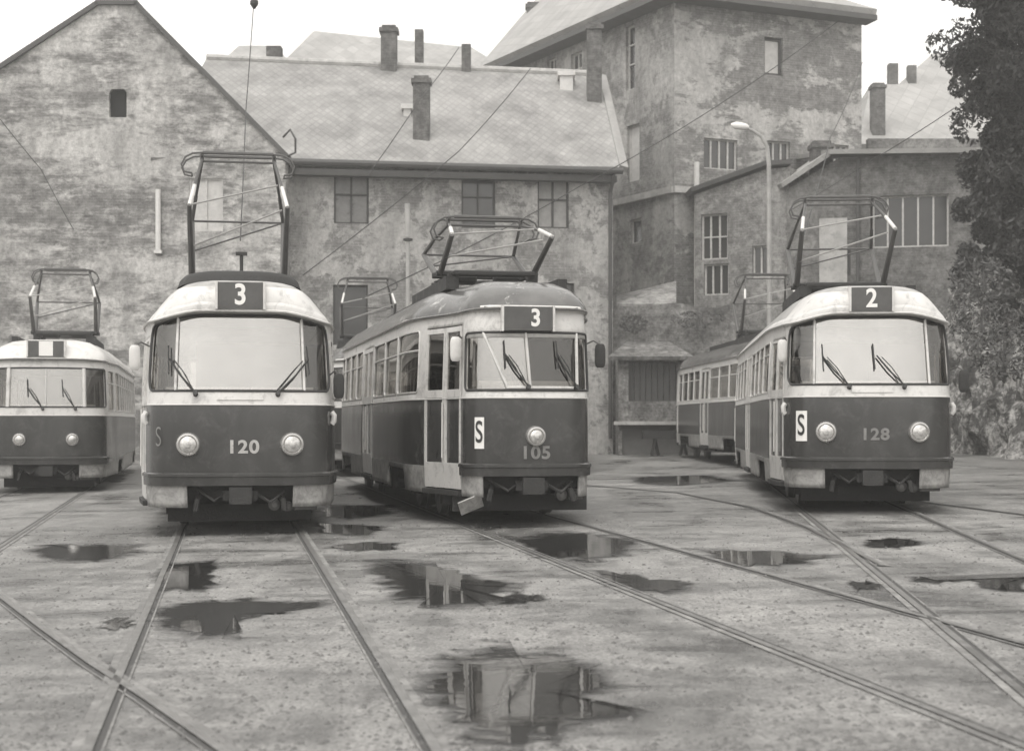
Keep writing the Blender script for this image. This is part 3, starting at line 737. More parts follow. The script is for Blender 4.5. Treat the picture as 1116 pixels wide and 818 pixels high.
# ------------------------------------------------------------------ the yard
def groundmat():
    m, ns, ls = newmat('wet_yard_surface')
    out = ns.new('ShaderNodeOutputMaterial'); b = ns.new('ShaderNodeBsdfPrincipled'); ls.new(b.outputs[0], out.inputs[0])
    ba = noise_n(ns, ls, mapping(ns, ls, sc=(1.0, .38, 1)), .8, 10, .66, .5)
    bb = noise_n(ns, ls, mapping(ns, ls, loc=(7, 3, 0), sc=(.5, 1.3, 1)), 1.1, 10, .7, .4)
    av = ns.new('ShaderNodeMath'); av.operation = 'ADD'; ls.new(ba, av.inputs[0]); ls.new(bb, av.inputs[1])
    hf = ns.new('ShaderNodeMath'); hf.operation = 'MULTIPLY'; hf.inputs[1].default_value = .5; ls.new(av.outputs[0], hf.inputs[0]); big = hf.outputs[0]
    r1 = ramp(ns, [(.40, G(.075)), (.46, G(.135)), (.515, G(.205)), (.60, G(.27))]); ls.new(big, r1.inputs[0])
    med = noise_n(ns, ls, mapping(ns, ls, loc=(4, 2, 0), sc=(1, .6, 1)), 5.0, 10, .78, .2)
    r2 = ramp(ns, [(.36, .72), (.48, .98), (.62, 1.18)]); ls.new(med, r2.inputs[0])
    c = mixc(ns, ls, 1.0, r1.outputs[0], r2.outputs[0], 'MULTIPLY')
    fine = noise_n(ns, ls, mapping(ns, ls, sc=(1, .5, 1)), 45, 8, .8)
    r3 = ramp(ns, [(.36, .5), (.48, .95), (.62, 1.45)]); ls.new(fine, r3.inputs[0])
    c = mixc(ns, ls, 1.0, c, r3.outputs[0], 'MULTIPLY')
    vo = ns.new('ShaderNodeTexVoronoi'); vo.inputs['Scale'].default_value = 4.3; vo.inputs['Randomness'].default_value = 1
    ls.new(mapping(ns, ls), vo.inputs['Vector'])
    sel = ns.new('ShaderNodeSeparateColor'); ls.new(vo.outputs['Color'], sel.inputs[0])
    rs = ramp(ns, [(.0, .085), (.3, .05), (.5, .0)]); ls.new(sel.outputs[0], rs.inputs[0])
    sb = ns.new('ShaderNodeMath'); sb.operation = 'SUBTRACT'; ls.new(vo.outputs['Distance'], sb.inputs[0]); ls.new(rs.outputs[0], sb.inputs[1])
    rd = ramp(ns, [(.0, .42), (.05, 1.0)]); ls.new(sb.outputs[0], rd.inputs[0])
    c = mixc(ns, ls, 1.0, c, rd.outputs[0], 'MULTIPLY')
    for scv, dd, sl in ((11, .16, .35), (26, .22, .45)):
        v2_ = ns.new('ShaderNodeTexVoronoi'); v2_.inputs['Scale'].default_value = scv; ls.new(mapping(ns, ls, loc=(scv, 1, 0)), v2_.inputs['Vector'])
        s2 = ns.new('ShaderNodeSeparateColor'); ls.new(v2_.outputs['Color'], s2.inputs[0])
        ra = ramp(ns, [(.0, dd), (sl, .0)]); ls.new(s2.outputs[0], ra.inputs[0])
        q = ns.new('ShaderNodeMath'); q.operation = 'SUBTRACT'; ls.new(v2_.outputs['Distance'], q.inputs[0]); ls.new(ra.outputs[0], q.inputs[1])
        rb = ramp(ns, [(.0, .45), (.08, 1.0)]); ls.new(q.outputs[0], rb.inputs[0]); c = mixc(ns, ls, 1.0, c, rb.outputs[0], 'MULTIPLY')
    ls.new(c, b.inputs['Base Color'])
    rr = ramp(ns, [(.41, .22), (.49, .5), (.6, .8)]); ls.new(big, rr.inputs[0]); ls.new(rr.outputs[0], b.inputs['Roughness'])
    b.inputs['Specular IOR Level'].default_value = .45
    b1 = ns.new('ShaderNodeBump'); b1.inputs['Strength'].default_value = .45; b1.inputs['Distance'].default_value = .03; ls.new(med, b1.inputs['Height'])
    b2 = ns.new('ShaderNodeBump'); b2.inputs['Strength'].default_value = .6; b2.inputs['Distance'].default_value = .012
    ls.new(fine, b2.inputs['Height']); ls.new(b1.outputs[0], b2.inputs['Normal']); ls.new(b2.outputs[0], b.inputs['Normal'])
    return m
M_ground = groundmat()
xs = [-400, -120, -40]+[-15+.5*i for i in range(61)]+[40, 120, 400]
ys = [-400, -100, -20]+[0.5*i for i in range(111)]+[70, 120, 500]
bm = bmesh.new(); g = [[bm.verts.new((x, y, gz(x, y))) for x in xs] for y in ys]
for j in range(len(ys)-1):
    for i in range(len(xs)-1): bm.faces.new((g[j][i], g[j][i+1], g[j+1][i+1], g[j+1][i]))
tag(obj('ground', bm, M_ground), kind='structure')

# rails: head, groove and the worn strip beside them
M_railhead = paint('rail_head', .20, .38, .4, 7, metal=.4, dirt=.5, dirtv=.12)
M_groove = paint('rail_groove', .06, .8, .3, 8)
M_strip = paint('rail_strip', .24, .75, .45, 2.5, dirt=.8, dirtv=.11)
def sheet(bm, pts, w0, w1, dz, mi):
    """ribbon between lateral offsets w0..w1 along ground polyline pts"""
    prev = None; n = len(pts)
    for i, p in enumerate(pts):
        a, b_ = pts[max(0, i-1)], pts[min(n-1, i+1)]; t = (b_-a); t.z = 0; t.normalize(); r = Vector((t.y, -t.x, 0))
        q = []
        for w in (w0, w1):
            v = p+r*w; v.z = gz(v.x, v.y)+dz; q.append(bm.verts.new(v))
        if prev: bm.faces.new((prev[0], prev[1], q[1], q[0])).material_index = mi
        prev = q
def rail(pts, parent, side=1):
    """side = +1 groove on the right of travel direction"""
    P = []
    for a, b_ in zip(pts, pts[1:]):
        n = max(1, int((b_-a).length/.5)); P += [a+(b_-a)*k/n for k in range(n)]
    P.append(pts[-1])
    bm = bmesh.new(); s = side
    def sh(a, b_, dz, mi):
        a, b_ = s*a, s*b_
        sheet(bm, P, min(a, b_), max(a, b_), dz, mi)
    sh(-.024, .024, .012, 0)
    sh(.024, .058, .004, 1); sh(.058, .070, .008, 2)
    sh(-.075, -.026, .006, 2)
    return obj('rail', bm, [M_railhead, M_groove, M_strip], parent, loc=parent.location, recalc=False)
def track(px, Yf, vp, label, Y0=2.0, Y1=48.0):
    Xf = (px-CX)/F*Yf; dx = (vp-CX)/F
    X = lambda Y: Xf+dx*(Y-Yf)
    t = empty('tram_track', (X(Yf), Yf, gz(X(Yf), Yf)), label, 'track', 'tram tracks in the yard')
    c = math.sqrt(1+dx*dx)
    for sg in (-1, 1):
        rail([Vector((X(Y)+sg*.7175*c, Y, 0)) for Y in (Y0, Yf, Y1)], t, -sg)
    return t
track(262, 18.3, 250, 'straight track running out under the tram numbered 120')
track(581, 18.9, 210, 'track slanting to the right corner from under the tram numbered 105')
track(938, 20.5, 740, 'track running to the right from under the tram numbered 128', Y0=4)
track(50, 30.0, 215, 'track under the distant tram at the left edge', Y0=8)
def pxrail(t, pl, side=1, ext=True):
    pts = [gp(*p) for p in pl]
    if ext: d = (pts[-1]-pts[-2]).normalized(); pts.append(pts[-1]+d*3)
    d = (pts[0]-pts[1]).normalized(); pts.insert(0, pts[0]+d*3)
    rail([Vector((p.x, p.y, 0)) for p in pts], t, side)
p = gp(125, 740); t = empty('tram_track', p, 'single curved rail crossing the left rail in the lower left corner', 'track', 'tram tracks in the yard')
pxrail(t, [(0, 650), (50, 688), (100, 724), (160, 762), (238, 816)], 1)
p = gp(925, 602); t = empty('tram_track', p, 'curved branch rail joining the switch in front of the tram numbered 128', 'track', 'tram tracks in the yard')
pxrail(t, [(655, 530), (740, 537), (820, 553), (880, 575), (930, 600), (962, 617)], 1, False)
p = gp(1060, 552); t = empty('tram_track', p, 'far track crossing the yard at the foot of the rubble wall', 'track', 'tram tracks in the yard')
pxrail(t, [(960, 541), (1030, 550), (1116, 561)], 1)

# puddles
def puddlemat():
    m, ns, ls = newmat('puddle_water'); out = ns.new('ShaderNodeOutputMaterial')
    mx = ns.new('ShaderNodeMixShader'); ls.new(mx.outputs[0], out.inputs[0])
    tr = ns.new('ShaderNodeBsdfTransparent'); b = ns.new('ShaderNodeBsdfPrincipled')
    b.inputs['Base Color'].default_value = G(.035); b.inputs['IOR'].default_value = 1.33
    b.inputs['Specular IOR Level'].default_value = .5
    bn = ns.new('ShaderNodeBump'); bn.inputs['Strength'].default_value = .06; bn.inputs['Distance'].default_value = .01
    ls.new(noise_n(ns, ls, mapping(ns, ls), 5, 3), bn.inputs['Height']); ls.new(bn.outputs[0], b.inputs['Normal'])
    at_ = ns.new('ShaderNodeAttribute'); at_.attribute_name = 'depth'
    n1 = noise_n(ns, ls, mapping(ns, ls, sc=(.8, 2.0, 1)), 2.6, 10, .72, .7)
    ad = ns.new('ShaderNodeMath'); ad.operation = 'MULTIPLY_ADD'; ad.inputs[1].default_value = 2.1; ls.new(n1, ad.inputs[0])
    sc_ = ns.new('ShaderNodeMath'); sc_.operation = 'MULTIPLY_ADD'; sc_.inputs[1].default_value = .95; sc_.inputs[2].default_value = -.84
    ls.new(at_.outputs['Fac'], sc_.inputs[0]); ls.new(sc_.outputs[0], ad.inputs[2])
    rp = ramp(ns, [(.12, 0.0), (.48, .55), (.58, 1.0)]); ls.new(ad.outputs[0], rp.inputs[0])
    rq = ramp(ns, [(.48, .5), (.56, .03)]); ls.new(ad.outputs[0], rq.inputs[0]); ls.new(rq.outputs[0], b.inputs['Roughness'])
    ls.new(rp.outputs[0], mx.inputs[0]); ls.new(tr.outputs[0], mx.inputs[1]); ls.new(b.outputs[0], mx.inputs[2])
    return m
M_pud = puddlemat()
PUD = []
def puddle(pl, i):
    pts = [gp(*p) for p in pl]; PUD.append(pts); c = sum(pts, Vector())/len(pts)
    out = []
    for a, b_ in zip(pts, pts[1:]+pts[:1]):
        for k in range(5): out.append(a+(b_-a)*k/5+Vector((random.uniform(-.05, .05), random.uniform(-.12, .12), 0)))
    bm = bmesh.new(); lay = bm.verts.layers.float.new('depth')
    rings = []
    for rr, dv in ((1.75, -.75), (1.2, -.05), (1.0, .25), (.8, .6), (.55, .9), (.28, 1)):
        rg = []
        for p in out:
            q = c+(p-c)*rr; q.z = gz(q.x, q.y)+.007; v = bm.verts.new(q); v[lay] = dv; rg.append(v)
        rings.append(rg)
    n = len(out)
    for A_, B_ in zip(rings, rings[1:]):
        for k in range(n): bm.faces.new((A_[k], A_[(k+1) % n], B_[(k+1) % n], B_[k]))
    q = c.copy(); q.z = gz(c.x, c.y)+.007; cv = bm.verts.new(q); cv[lay] = 1
    for k in range(n): bm.faces.new((rings[-1][k], rings[-1][(k+1) % n], cv))
    tag(obj('puddle', bm, M_pud), kind='structure')
for i, pl in enumerate([
    [(170, 665), (215, 656), (300, 654), (356, 658), (310, 668), (270, 672), (255, 690), (225, 694), (190, 682)],
    [(408, 618), (430, 613), (470, 616), (500, 626), (560, 633), (562, 640), (530, 648), (560, 656), (520, 660), (470, 660), (440, 650), (418, 636)],
    [(480, 722), (540, 708), (600, 716), (650, 728), (660, 745), (640, 765), (700, 775), (640, 790), (560, 812), (500, 790), (470, 760)],
    [(35, 600), (60, 594), (145, 595), (150, 602), (110, 611), (60, 609)],
    [(186, 615), (230, 612), (236, 628), (225, 643), (185, 643), (178, 628)],
    [(355, 550), (420, 551), (425, 560), (380, 566), (355, 562)],
    [(395, 591), (430, 592), (428, 599), (385, 600), (355, 596)],
    [(560, 588), (620, 580), (690, 590), (680, 604), (640, 610), (590, 606)],
    [(560, 646), (600, 652), (560, 658), (540, 655)],
    [(655, 622), (700, 630), (756, 636), (735, 646), (690, 642), (660, 634)],
    [(770, 600), (830, 600), (905, 606), (870, 616), (800, 616)],
    [(942, 590), (980, 586), (1010, 592), (980, 597), (945, 596)],
    [(925, 634), (955, 634), (960, 642), (930, 643)],
    [(1060, 632), (1116, 628), (1116, 645), (1080, 642)],
    [(1000, 628), (1060, 627), (1050, 634), (1005, 635)],
    [(110, 680), (130, 674), (145, 680), (125, 686)],
    [(350, 570), (420, 574), (400, 584), (350, 580)],
    [(690, 520), (770, 518), (800, 524), (740, 529), (700, 527)],
]): puddle(pl, i)

# loose stones, as one scatter
bm = bmesh.new(); random.seed(3)
for k in range(7000):
    Y = 6.3+14*random.random()**1.6; X = (random.random()-.5)*.72*Y
    if any(sum(((a.y > Y) != (b_.y > Y)) and X < (b_.x-a.x)*(Y-a.y)/(b_.y-a.y)+a.x for a, b_ in zip(P_, P_[1:]+P_[:1])) % 2 for P_ in PUD): continue
    r = .006+.016*random.random()**3; z = gz(X, Y)
    u = random.random()*6.28
    vs = [bm.verts.new((X+r*(.8+.5*random.random())*math.cos(u+t), Y+r*(.8+.5*random.random())*math.sin(u+t), z)) for t in (0, 1.25, 2.5, 3.8, 5)]
    top = bm.verts.new((X, Y, z+r*.8))
    for a in range(5): bm.faces.new((vs[a], vs[(a+1) % 5], top))
tag(obj('gravel', bm, paint('loose_stone', .12, .6, .5, 30)), kind='stuff')

# drain grate at the right edge
a, b_ = gp(1012, 631), gp(1130, 627); dg = empty('drain_grate', (a+b_)/2, 'ribbed steel drain grate set across the yard at the right edge', 'grate')
bm = bmesh.new(); d = (b_-a); n = 30; r = Vector((d.y, -d.x, 0)).normalized()*.16; up = Vector((0, 0, .012))
for k in range(n):
    p = a+d*k/n; q = a+d*(k+.55)/n
    vs = [p-r+up, q-r+up, q+r+up, p+r+up]; bm.faces.new([bm.verts.new(v) for v in vs])
obj('grille', bm, M_railhead, dg, loc=dg.location)
bm = bmesh.new(); up = Vector((0, 0, .006)); bm.faces.new([bm.verts.new(v) for v in (a-r*1.2+up, b_-r*1.2+up, b_+r*1.2+up, a+r*1.2+up)])
obj('channel', bm, M_groove, dg, loc=dg.location)

# ------------------------------------------------------------------ houses
class Plane:
    """vertical facade plane through two ground points; u runs from P to Q"""
    def __init__(s, P, Q):
        s.P = Vector((P[0], P[1], 0)); s.Q = Vector((Q[0], Q[1], 0)); s.d = (s.Q-s.P); s.len = s.d.length; s.d.normalize()
        s.n = Vector((s.d.y, -s.d.x, 0))
        if s.n.y > 0 and abs(s.n.y) > .05: s.n = -s.n
    def px(s, x, y):
        k = (x-CX)/F
        # (P+u d): X = k Y
        u = (k*s.P.y-s.P.x)/(s.d.x-k*s.d.y); Y = s.P.y+u*s.d.y
        return (u, CH-(y-HY)/F*Y)
    def p(s, u, z, off=0.0): v = s.P+s.d*u+s.n*off; v.z = z; return v
def facade(pl, outline, holes, root, mat, name='wall', depth=.4, reveal=.18, back=None):
    """outline, holes: lists of (u,z)"""
    bm = bmesh.new()
    polys = [[Vector((u, z, 0)) for u, z in outline]]+[[Vector((u, z, 0)) for u, z in h] for h in holes]
    tris = geometry.tessellate_polygon(polys); flat = [v for p_ in polys for v in p_]
    vs = [bm.verts.new(pl.p(v.x, v.y)) for v in flat]
    for t in tris:
        try: bm.faces.new([vs[i] for i in t])
        except ValueError: pass
    i0 = len(polys[0])
    for h in polys[1:]:
        n = len(h); ring_ = vs[i0:i0+n]; inn = [bm.verts.new(pl.p(v.x, v.y, -reveal)) for v in h]
        for k in range(n): bm.faces.new((ring_[k], ring_[(k+1) % n], inn[(k+1) % n], inn[k]))
        i0 += n
    D = back or depth; n = len(polys[0])
    bk = [bm.verts.new(pl.p(v.x, v.y, -D)) for v in polys[0]]
    for k in range(n): bm.faces.new((vs[k], vs[(k+1) % n], bk[(k+1) % n], bk[k]))
    if back: bm.faces.new(bk)
    return obj(name, bm, mat, root, loc=root.location)
def pbox(bm, pl, u0, u1, z0, z1, o0, o1, mi=0):
    c = [pl.p(u, z, o) for z in (z0, z1) for u, o in ((u0, o0), (u1, o0), (u1, o1), (u0, o1))]
    v = [bm.verts.new(p) for p in c]
    for f in ((3, 2, 1, 0), (4, 5, 6, 7), (0, 1, 5, 4), (1, 2, 6, 5), (2, 3, 7, 6), (3, 0, 4, 7)): bm.faces.new([v[i] for i in f]).material_index = mi
def window(pl, r, root, nx=2, bars=(.38,), mat=None, curtain=None, reveal=.16, fw=.06, surround=None, sill=True, label=None, glass=None):
    (u0, z1), (u1, z0) = pl.px(r[0], r[1]), pl.px(r[2], r[3]); 
    if u1 < u0: u0, u1 = u1, u0
    bm = bmesh.new(); mat = mat or M_woodd; e = .002
    o0, o1 = -reveal-.05, -reveal+.03
    pbox(bm, pl, u0-e, u0+fw, z0, z1, o0, o1); pbox(bm, pl, u1-fw, u1+e, z0, z1, o0, o1)
    pbox(bm, pl, u0+fw, u1-fw, z1-fw, z1, o0, o1); pbox(bm, pl, u0+fw, u1-fw, z0, z0+fw, o0, o1)
    for k in range(1, nx):
        u = u0+(u1-u0)*k/nx; pbox(bm, pl, u-fw*.5, u+fw*.5, z0+fw, z1-fw, o0+.01, o1+.01)
    for t in bars:
        z = z1-(z1-z0)*t; pbox(bm, pl, u0+fw, u1-fw, z-fw*.4, z+fw*.4, o0+.015, o1+.02)
    w = obj('window', bm, mat, root, loc=root.location)
    if label: w['label'] = label
    bm = bmesh.new(); v = [pl.p(u0, z0, -reveal-.02), pl.p(u1, z0, -reveal-.02), pl.p(u1, z1, -reveal-.02), pl.p(u0, z1, -reveal-.02)]
    bm.faces.new([bm.verts.new(q-root.location) for q in v]); obj('pane', bm, glass or (M_curtain if curtain == 'full' else M_housegl), w)
    if sill or surround:
        bm = bmesh.new()
        if sill: pbox(bm, pl, u0-.08, u1+.08, z0-.09, z0-.002, -.05, .08)
        if surround:
            pbox(bm, pl, u0-.16, u0-.002, z0-.002, z1+.16, -.03, .025); pbox(bm, pl, u1+.002, u1+.16, z0-.002, z1+.16, -.03, .025); pbox(bm, pl, u0-.002, u1+.002, z1+.002, z1+.16, -.03, .025)
        obj('sill', bm, surround or M_conc, w)
    return w
def hole(pl, r):
    (u0, z1), (u1, z0) = pl.px(r[0], r[1]), pl.px(r[2], r[3])
    if u1 < u0: u0, u1 = u1, u0
    return [(u0, z0), (u1, z0), (u1, z1), (u0, z1)]
def slab(bm, a, b_, c, d, th, mi=0):
    """quad a,b,c,d with thickness th downwards along its normal"""
    n = (b_-a).cross(d-a).normalized()
    if n.z < 0: n = -n
    top = [bm.verts.new(p) for p in (a, b_, c, d)]; bot = [bm.verts.new(p-n*th) for p in (a, b_, c, d)]
    bm.faces.new(top).material_index = mi; bm.faces.new(bot[::-1]).material_index = mi
    for k in range(4): bm.faces.new((top[k], top[(k+1) % 4], bot[(k+1) % 4], bot[k])).material_index = mi
def chimney(px0, py0, px1, py1, Y, parent, root, capn=True, mat=None):
    a, b_ = at(px0, py1, Y), at(px1, py0, Y); w = b_.x-a.x; h = b_.z-a.z
    bm = bmesh.new(); cz = b_.z
    box(bm, (a.x, Y, a.z-1.2), (b_.x, Y+max(w, .5), cz-.25))
    if capn:
        box(bm, (a.x-.06, Y-.06, cz-.25), (b_.x+.06, Y+max(w, .5)+.06, cz-.1)); box(bm, (a.x+.03, Y+.03, cz-.1), (b_.x-.03, Y+max(w, .5)-.03, cz))
    else: box(bm, (a.x, Y, cz-.25), (b_.x, Y+max(w, .5), cz))
    o = obj('chimney', bm, mat or M_chim, None, loc=root.location); o.parent = parent; o.location = (0, 0, 0); return o

# A: gable house on the left
YA = 49.0; zb = -.6
plA = Plane((at(-160, 0, YA).x, YA), (at(311, 0, YA).x, YA))
A = empty('gable_house', (at(128, 0, YA).x, YA, 0), 'big brick gable end with flaking plaster filling the left side', 'house')
U = lambda x, y: plA.px(x, y)
out = [(0, zb), (plA.len, zb), U(311, 166), U(150, 4), U(105, 4), U(0, 72), U(-60, 112), (0, U(-60, 112)[1]-2.5)]
hs = [[U(*q) for q in ((119, 128), (138, 128), (138, 101), (135, 97), (122, 97), (119, 101))], hole(plA, (206, 194, 243, 252))]
facade(plA, out, hs, A, M_wallA, depth=.5, back=13)
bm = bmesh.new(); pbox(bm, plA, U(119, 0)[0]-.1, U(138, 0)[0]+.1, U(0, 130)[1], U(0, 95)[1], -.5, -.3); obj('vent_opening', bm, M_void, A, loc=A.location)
w = window(plA, (206, 194, 243, 252), A, 2, (), M_wood, 'full', .08, .05, label='window blocked with pale boards')
bm = bmesh.new()
def roofpt(x, y, Y): u, z = plA.px(x, y); q = plA.p(u, z); q.y = Y; return q
for (p_, q_) in (((150, 2), (318, 172)), ((105, 2), (-66, 114)), ((105, 1), (150, 1))):
    slab(bm, roofpt(*p_, YA-.12), roofpt(*q_, YA-.12), roofpt(*q_, YA+13), roofpt(*p_, YA+13), .14)
obj('roof', bm, M_gutter, A, loc=A.location)
bm = bmesh.new(); a = plA.p(*U(173, 207), .09); b_ = plA.p(*U(173, 273), .09); tube(bm, [a, b_], .085, 10); box(bm, (b_.x-.12, YA-.16, b_.z-.1), (b_.x+.12, YA, b_.z)); obj('vent_pipe', bm, M_alu, A, loc=A.location)
bm = bmesh.new(); a = plA.p(*U(309, 150), .08); tube(bm, [a, a+Vector((.25, -.2, .2)), a+Vector((.42, -.25, -.1)), a+Vector((.4, -.1, -.5)), a+Vector((.15, -.05, -.6)), ], .035, 8); obj('downpipe', bm, M_gutter, A, loc=A.location)

# B: long two storey house
YB0, YB1 = 50.0, 51.6
plB = Plane((at(311, 0, YB0).x+.02, YB0), (at(668, 0, YB1).x, YB1))
B = empty('long_house', ((plB.P+plB.Q)/2), 'long two storey house with slate roof and stained plaster behind the trams', 'house')
B.location.z = 0
def fx(pl, y, x=None): return pl.px(x, y)
ze0 = plB.px(330, 178)[1]; ze1 = plB.px(655, 184)[1]
wB = [(364, 188, 402, 244), (503, 191, 540, 249), (586, 194, 620, 249), (363, 310, 401, 376), (590, 308, 626, 362), (470, 308, 500, 360)]
facade(plB, [(0, -.5), (plB.len, -.5), (plB.len, ze1+.1), (0, ze0+.1)], [hole(plB, r) for r in wB], B, M_wallB, depth=.5, back=9)
window(plB, wB[0], B, 2, (.42,), M_woodd, label='casement window with one side open', glass=M_curt2); window(plB, wB[1], B, 2, (.40,), M_woodd); window(plB, wB[2], B, 2, (.42,), M_woodd, glass=M_pipe)
window(plB, wB[3], B, 1, (), M_woodd, sill=False); window(plB, wB[4], B, 2, (), M_woodd); window(plB, wB[5], B, 2, (), M_woodd)
rl, rr_ = at(225, 64, 56.0), at(652, 82, 57.5)
e0 = plB.p(-4.2, ze0, .45); e1 = plB.p(plB.len+.12, ze1, .45)
bm = bmesh.new(); nU = 12
slab(bm, e0, e1, rr_, rl, .18)
slab(bm, rl, rr_, rr_+Vector((0, 6, -4.5)), rl+Vector((0, 6, -4.5)), .18)
rf = obj('roof', bm, M_tile, B, loc=B.location)
bm = bmesh.new(); tube(bm, [rl+Vector((0, 0, .04)), rr_+Vector((0, 0, .04))], .13, 8); o = obj('ridge_cap', bm, M_conc, None, loc=B.location); o.parent = rf; o.location = (0, 0, 0)
bm = bmesh.new(); tube(bm, [e0+Vector((4.25, -.06, -.14)), e1+Vector((.1, -.06, -.14))], .11, 8); pbox(bm, plB, .02, plB.len+.05, ze0-.42, ze0-.22, .002, .38); obj('gutter', bm, M_gutter, B, loc=B.location)
bm = bmesh.new(); slab(bm, e1+Vector((.02, 0, .06)), e1+Vector((.30, .1, .0)), rr_+Vector((.3, 0, .0)), rr_+Vector((.02, 0, .06)), .2); o = obj('verge', bm, M_pipe, None, loc=B.location); o.parent = rf; o.location = (0, 0, 0)
chimney(450, 82, 468, 161, 51.6, rf, B); chimney(415, 27, 432, 73, 56.3, rf, B); chimney(452, 32, 461, 70, 57.5, rf, B, False)
chimney(503, 48, 513, 74, 56.8, rf, B, False); chimney(290, 50, 306, 66, 56.5, rf, B, False)
chimney(640, 24, 656, 133, 55.4, rf, B)
for (x0, y0, x1, y1, Y) in ((437, 113, 450, 122, 53.0), (608, 77, 627, 86, 56.0)):
    a, b_ = at(x0, y1, Y), at(x1, y0, Y); bm = bmesh.new(); box(bm, (a.x, Y, b_.z-.16), (b_.x, Y+.9, b_.z)); box(bm, (a.x+.08, Y+.08, b_.z-1.2), (b_.x-.08, Y+.8, b_.z-.16))
    o = obj('roof_hatch', bm, M_alu, None, loc=B.location); o.parent = rf; o.location = (0, 0, 0)
bm = bmesh.new(); a = plB.p(plB.len-.12, ze1-.3, .14); tube(bm, [a+Vector((.1, -.3, .25)), a+Vector((.1, -.3, 0)), a+Vector((0, 0, -.5)), a+Vector((0, 0, -8.6))], .06, 8); obj('downpipe', bm, M_gutter, B, loc=B.location)

# C: tall tenement
pC = (at(735, 0, 58).x, 58.0); pL = (-.9, 71.0); pR = (at(939, 0, 61.2).x, 61.2)
plCL = Plane(pL, pC); plCR = Plane(pC, pR)
CC = empty('tenement', (pC[0], pC[1], 5), 'tall tenement with large patches of fallen plaster and overhanging eaves', 'house')
zt = 17.1; z0 = 5.05
hL = [(682, 30, 692, 96), (683, 138, 697, 196), (686, 240, 699, 264), (622, 60, 634, 90), (596, 66, 606, 92)]
hR = [(833, 40, 853, 83), (767, 150, 804, 186), (836, 153, 861, 186), (905, 157, 925, 186)]
facade(plCL, [(0, z0), (plCL.len, z0), (plCL.len, zt), (0, zt)], [hole(plCL, r) for r in hL], CC, M_wallC2, depth=.4)
facade(plCR, [(0.002, z0), (plCR.len, z0), (plCR.len, zt), (0.002, zt)], [hole(plCR, r) for r in hR], CC, M_wallC, depth=.4)
bm = bmesh.new(); q = Vector((pR[0], pR[1], 0)); q2 = q+Vector((-4, 12, 0)); q3 = Vector((pL[0], pL[1], 0))+Vector((-1, 6, 0))
for a, b_ in ((q, q2), (q2, q3), (q3, Vector((pL[0], pL[1], 0)))):
    bm.faces.new([bm.verts.new(Vector((v.x, v.y, z))) for v, z in ((a, z0), (b_, z0), (b_, zt), (a, zt))])
obj('wall', bm, M_wallC2, CC, loc=CC.location)
for r in hL[:3]: window(plCL, r, CC, 1, (.3, .6) if r[3] < 100 else (), M_wood, 'full' if r[1] == 138 else None, sill=True)
for r in hL[3:]: window(plCL, r, CC, 2, (.5,), M_wood)
window(plCR, hR[0], CC, 1, (), M_woodd, 'full', surround=M_woodd, fw=.1); window(plCR, hR[1], CC, 4, (), M_wood, surround=M_conc); window(plCR, hR[2], CC, 3, (), M_wood, surround=M_conc); window(plCR, hR[3], CC, 3, (), M_wood, surround=M_conc)
# eaves + roof
bm = bmesh.new(); c0 = Vector((pC[0], pC[1], zt)); l0 = Vector((pL[0], pL[1], zt)); r0 = Vector((pR[0], pR[1], zt)); oL = plCL.n*.75; oR = plCR.n*.75
if oL.x > 0: oL = -oL
corner = c0+oL+oR; le = l0+oL; re = r0+oR+plCR.d*.2
apex1 = Vector((4.0, 71, zt+5.2)); apex2 = Vector((7.0, 70, zt+5.2))
for a, b_, c, d in ((corner, re, apex2, apex1), (le, corner, apex1, apex1+Vector((-2.5, 6, 0)))):
    up = Vector((0, 0, .25)); slab(bm, a+up, b_+up, c+up, d+up, .25)
bm.faces.new([bm.verts.new(v+Vector((0, 0, .2))) for v in (re, re+Vector((-4, 13, 0)), apex2)])
rfC = obj('roof', bm, M_tile2, CC, loc=CC.location)
bm = bmesh.new()
for a, b_, n_ in ((c0+oL+oR, re, oR), (le, c0+oL+oR, oL)):
    v = [a+Vector((0, 0, .02)), b_+Vector((0, 0, .02)), b_-n_*1.0+Vector((0, 0, -.02)), a-n_*1.0+Vector((0, 0, -.02))]; slab(bm, *v, .2)
obj('eaves', bm, M_gutter, CC, loc=CC.location)
chimney(574, 2, 588, 58, 74, rfC, CC, True)
bm = bmesh.new(); ul0, zl0 = plCL.px(672, 222); ul1, zl1 = plCL.px(733, 206); zl = (zl0+zl1)/2
pbox(bm, plCL, ul0-6, plCL.len, zl-.12, zl+.12, -.02, .14); pbox(bm, plCR, -.05, 1.0, zl-.12, zl+.12, -.02, .14); obj('ledge', bm, M_conc, CC, loc=CC.location)
uu, zz = plCR.px(755, 178); bm = bmesh.new(); tube(bm, [plCR.p(uu, zz, .3), plCR.p(uu, 5.3, .3)], .10, 8); obj('downpipe', bm, M_alu, CC, loc=CC.location)

# terrace behind the retaining wall
def quadbox(bm, pts, z0, z1):
    lo = [bm.verts.new((x, y, z0)) for x, y in pts]; hi = [bm.verts.new((x, y, z1)) for x, y in pts]; n = len(pts)
    bm.faces.new(hi); bm.faces.new(lo[::-1])
    for k in range(n): bm.faces.new((lo[k], lo[(k+1) % n], hi[(k+1) % n], hi[k]))
bm = bmesh.new(); quadbox(bm, [(3.4, 52.6), (14.5, 52.6), (15.5, 40), (15.5, 12), (45, 12), (60, 95), (-2, 95), (3.4, 60)], -.4, 5.0)
tag(obj('terrace', bm, M_ground), kind='structure')

